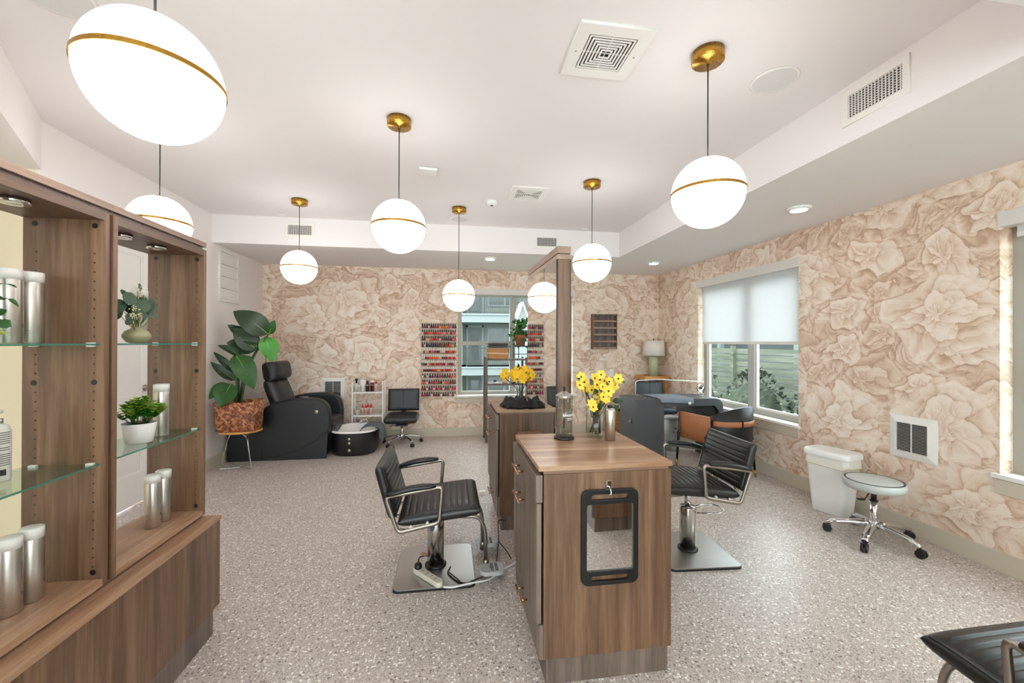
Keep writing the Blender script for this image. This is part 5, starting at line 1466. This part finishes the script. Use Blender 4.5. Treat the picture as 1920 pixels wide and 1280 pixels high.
YEL = plain('yellow_petal', '#f2d24a', .6, var=.12, vscale=40)
YEL2 = plain('deep_yellow_petal', '#f3c21c', .6, var=.12, vscale=40)
REDC = plain('dark_flower_centre', '#6b2413', .8)
def bloom(t, c, n, r, pet, cen=REDC, np_=6):
    b = MB().m(pet); n = Vector(n).normalized(); x = n.orthogonal().normalized(); y = n.cross(x); c = Vector(c)
    for k in range(np_):
        a = 2*PI*k/np_ + c.x*40; d_ = x*math.cos(a)+y*math.sin(a)
        b.leaf(c, c + d_*r + n*r*.22, r*.78, up=n, nl=5, droop=-.05, fold=-.1, shape=.55)
    b.m(cen).sphere(c + n*.002, r*.17, 8, 6)
    return b.build('bloom', parent=t, merge=False)
def vase(nm, label, loc, r, h, blooms, pet, rr, seed, twigs, lmat=LEAFD, cen=REDC):
    t = thing(nm, label, 'vase of flowers', loc)
    MB().m(GLASS).lathe([(0, .0), (r*.95, 0), (r, .004), (r*1.02, h), (r*.98, h), (r*.95, .018), (0, .016)], seg=44).build('glass', parent=t)
    wt = MB().m(glass('vase_water', '#f1f4ec', .35)).lathe([(0, .018), (r*.94, .018), (r*.945, .045), (0, .045)], seg=36).build('water', parent=t)
    rg = random.Random(seed)
    for p in blooms:
        n = Vector((rg.uniform(-.5, .5), -1, rg.uniform(.1, .7)))
        bloom(t, p, n, rr*rg.uniform(.85, 1.15), pet, cen)
    tw_ = MB().m(TWIG)
    for i, p in enumerate(blooms):
        a = rg.uniform(0, 2*PI)
        tw_.tube(arc([(math.cos(a)*r*.6, math.sin(a)*r*.6, .02), (-math.cos(a)*r*.3+p[0]*.3, -math.sin(a)*r*.3, h*.95), (p[0]*.8, p[1]*.8, p[2]*.85), p], .04, 4), .0016 if i % 3 else .0028, 5)
    tw_.build('stems', parent=t, merge=False)
    lv = MB()
    for (x, y, z, L) in twigs:
        d_ = Vector((rg.uniform(-.7, .7), rg.uniform(-.8, .2), rg.uniform(-.5, .6))).normalized()
        lv.m([lmat, LEAFM][rg.randrange(2)]); lv.leaf((x, y, z), Vector((x, y, z))+d_*L, L*.55, up=(.1, -.9, .4), nl=5)
    lv.build('leaves', parent=t, merge=False)
    return t
def px2(px, py, y): # near vase blooms from where they stand: y depth plane through the vase
    v = (Rz @ Rb @ Rp @ Rr) @ Vector(((px-960)/CAM_F, -(py-640)/CAM_F, -1)); k = y/v.y
    return Vector((v.x*k, y, H+v.z*k))
VP = Vector((.785, 2.14, .905))
pts = [(1090,706,.0),(1096,716,.03),(1087,722,-.02),(1097,727,.02),(1127,702,.0),(1115,709,.03),(1142,715,-.02),(1159,710,.0),(1119,721,-.03),(1130,725,-.05),(1141,733,-.05),(1153,723,.03),(1109,731,.0),(1131,744,-.06),(1120,740,-.02),(1136,749,-.05),(1110,756,-.05),(1112,763,-.06),(1125,753,-.03),(1146,727,0),(1101,731,.03),(1133,714,.03)]
vase('flower_vase', 'glass vase of pale yellow flowers on the foreground station', VP, .048, .165, [px2(a, b_, 2.14+c)-VP for a, b_, c in pts], YEL, .030, 4,
     [tuple(px2(a, b_, 2.14+c)-VP)+(L,) for a, b_, c, L in ((1138,719,-.02,.05),(1120,729,-.02,.05),(1133,737,0,.045),(1148,752,-.04,.06),(1152,758,-.03,.06),(1118,768,-.03,.06),(1140,760,-.04,.05),(1088,714,0,.035),(1165,715,0,.03),(1125,760,-.03,.05),(1112,772,-.02,.05),(1103,739,0,.03),(1145,765,-.03,.04))])
V2 = Vector((.615, 3.47, .905))
pts = [(943,703,0),(947,697,.02),(946,707,0),(962,698,0),(970,693,.03),(977,697,-.03),(968,703,-.05),(975,706,-.04),(983,703,-.05),(962,706,0),(967,710,-.03),(980,711,-.06),(988,696,-.02),(992,704,-.04),(991,709,-.02),(985,692,.03),(972,700,-.05),(958,702,.02)]
vase('flower_vase', 'glass vase of deep yellow flowers on the rear station before the mirror edge', V2, .045, .13, [px2(a, b_, 3.47+c)-V2 for a, b_, c in pts], YEL2, .036, 9,
     [tuple(px2(a, b_, 3.47+c)-V2)+(L,) for a, b_, c, L in ((985,713,-.03,.07),(978,716,0,.06),(990,716,-.02,.06),(971,689,0,.05),(977,688,0,.06),(966,716,0,.05),(988,700,-.03,.05))], cen=YEL2)
# crumpled black cloth
b = MB(); rg = random.Random(5); rows = []
nu, nv = 26, 22
for i in range(nu+1):
    row = []
    for j in range(nv+1):
        u, v = i/nu, j/nv
        x = (u-.5)*.20 + .018*math.sin(v*7+1); y = (v-.5)*.30 + .015*math.sin(u*9)
        edge = min(u, 1-u, v, 1-v)*5
        hgt = min(1, edge)*(.040 + .026*math.sin(u*6.5+v*3) * math.sin(v*8+u*4) + .02*math.sin(u*17+v*5)) + .012*abs(math.sin(u*13-v*9))
        row.append((x, y, max(.003, hgt)))
    rows.append(row)
b.m(plain('black_cloth', '#0f0e0f', .8, var=.4, vscale=30, bump=.3)).quadgrid(rows, True)
o = b.build('crumpled_cloth'); o.location = (.525, 3.255, .9055); o.modifiers.new('t', 'SOLIDIFY').thickness = .004
tag(o, 'crumpled black cloth lying on the rear station before the mirror', 'cloth')

# ================================================================== CABLES AND POWER STRIP ON THE LEFT CHAIR BASE
t = thing('power_strip', 'white power strip lying on the steel base of the left salon chair', 'power strip', (-.113, 2.488, .0185), math.atan2(-.179, .150))
MB().m(plain('ivory_plastic', '#dcd3c4', .45)).prism(rrect(-.125, .125, -.024, .024, .02, 5), 'Z', 0, .03).build('body', parent=t, bevel=.004)
for k in range(5): MB().m(BLACKP).box(-.09+.04*k, -.086+.04*k, -.008, -.002, .03, .0306).box(-.09+.04*k, -.086+.04*k, .004, .010, .03, .0306).build('socket', parent=t)
MB().m(BLACKP).lathe([(0, 0), (.021, 0), (.023, .008), (.02, .026), (.008, .030), (0, .03)], c=(-.095, 0, .031), seg=18).tube(arc([(-.095, 0, .055), (-.13, .03, .075), (-.10, .09, .07), (-.04, .10, .06)], .03), .004, 6).build('plug', parent=t)
MB().m(plain('warning_label', '#c58b72', .6)).box(-.15, -.10, .05, .085, .078, .0786).build('label', parent=t)
zc_ = .022
o = MB().tube(arc([(.02, 2.60, zc_), (-.002, 2.533, zc_), (.05, 2.44, zc_), (.10, 2.40, zc_), (.245, 2.49, .015), (.262, 2.465, .008), (.30, 2.58, .01), (.345, 2.80, .06), (.36, 2.98, .13), (.42, 3.03, .10)], .03, 5), .0038, 6).tube(arc([(.01, 2.53, zc_+.004), (.07, 2.43, zc_+.004), (.085, 2.40, zc_)], .02), .0035, 6).tube(arc([(.345, 2.80, .06), (.39, 2.72, .03), (.41, 2.66, .01)], .04), .0035, 6).build('tangled_cable', BLKMET)
tag(o, 'black power cord snaking from the left chair base to the stations', 'cord')
o = MB().tube(arc([(-.022, 2.385, .024), (.03, 2.372, .024), (.13, 2.40, .024), (.24, 2.44, .009), (.36, 2.56, .009), (.44, 2.61, .009), (.46, 2.75, .009)], .04, 5), .0055, 8).build('extension_cord', WHT)
tag(o, 'thick white cord from the power strip across the floor to the stations', 'cord')
t = thing('floor_plug', 'small white plug block on the floor left of the rear station', 'plug', (.322, 3.86, 0))
MB().m(WHT).box(-.03, .03, -.02, .02, 0, .03).build('body', parent=t, bevel=.003)
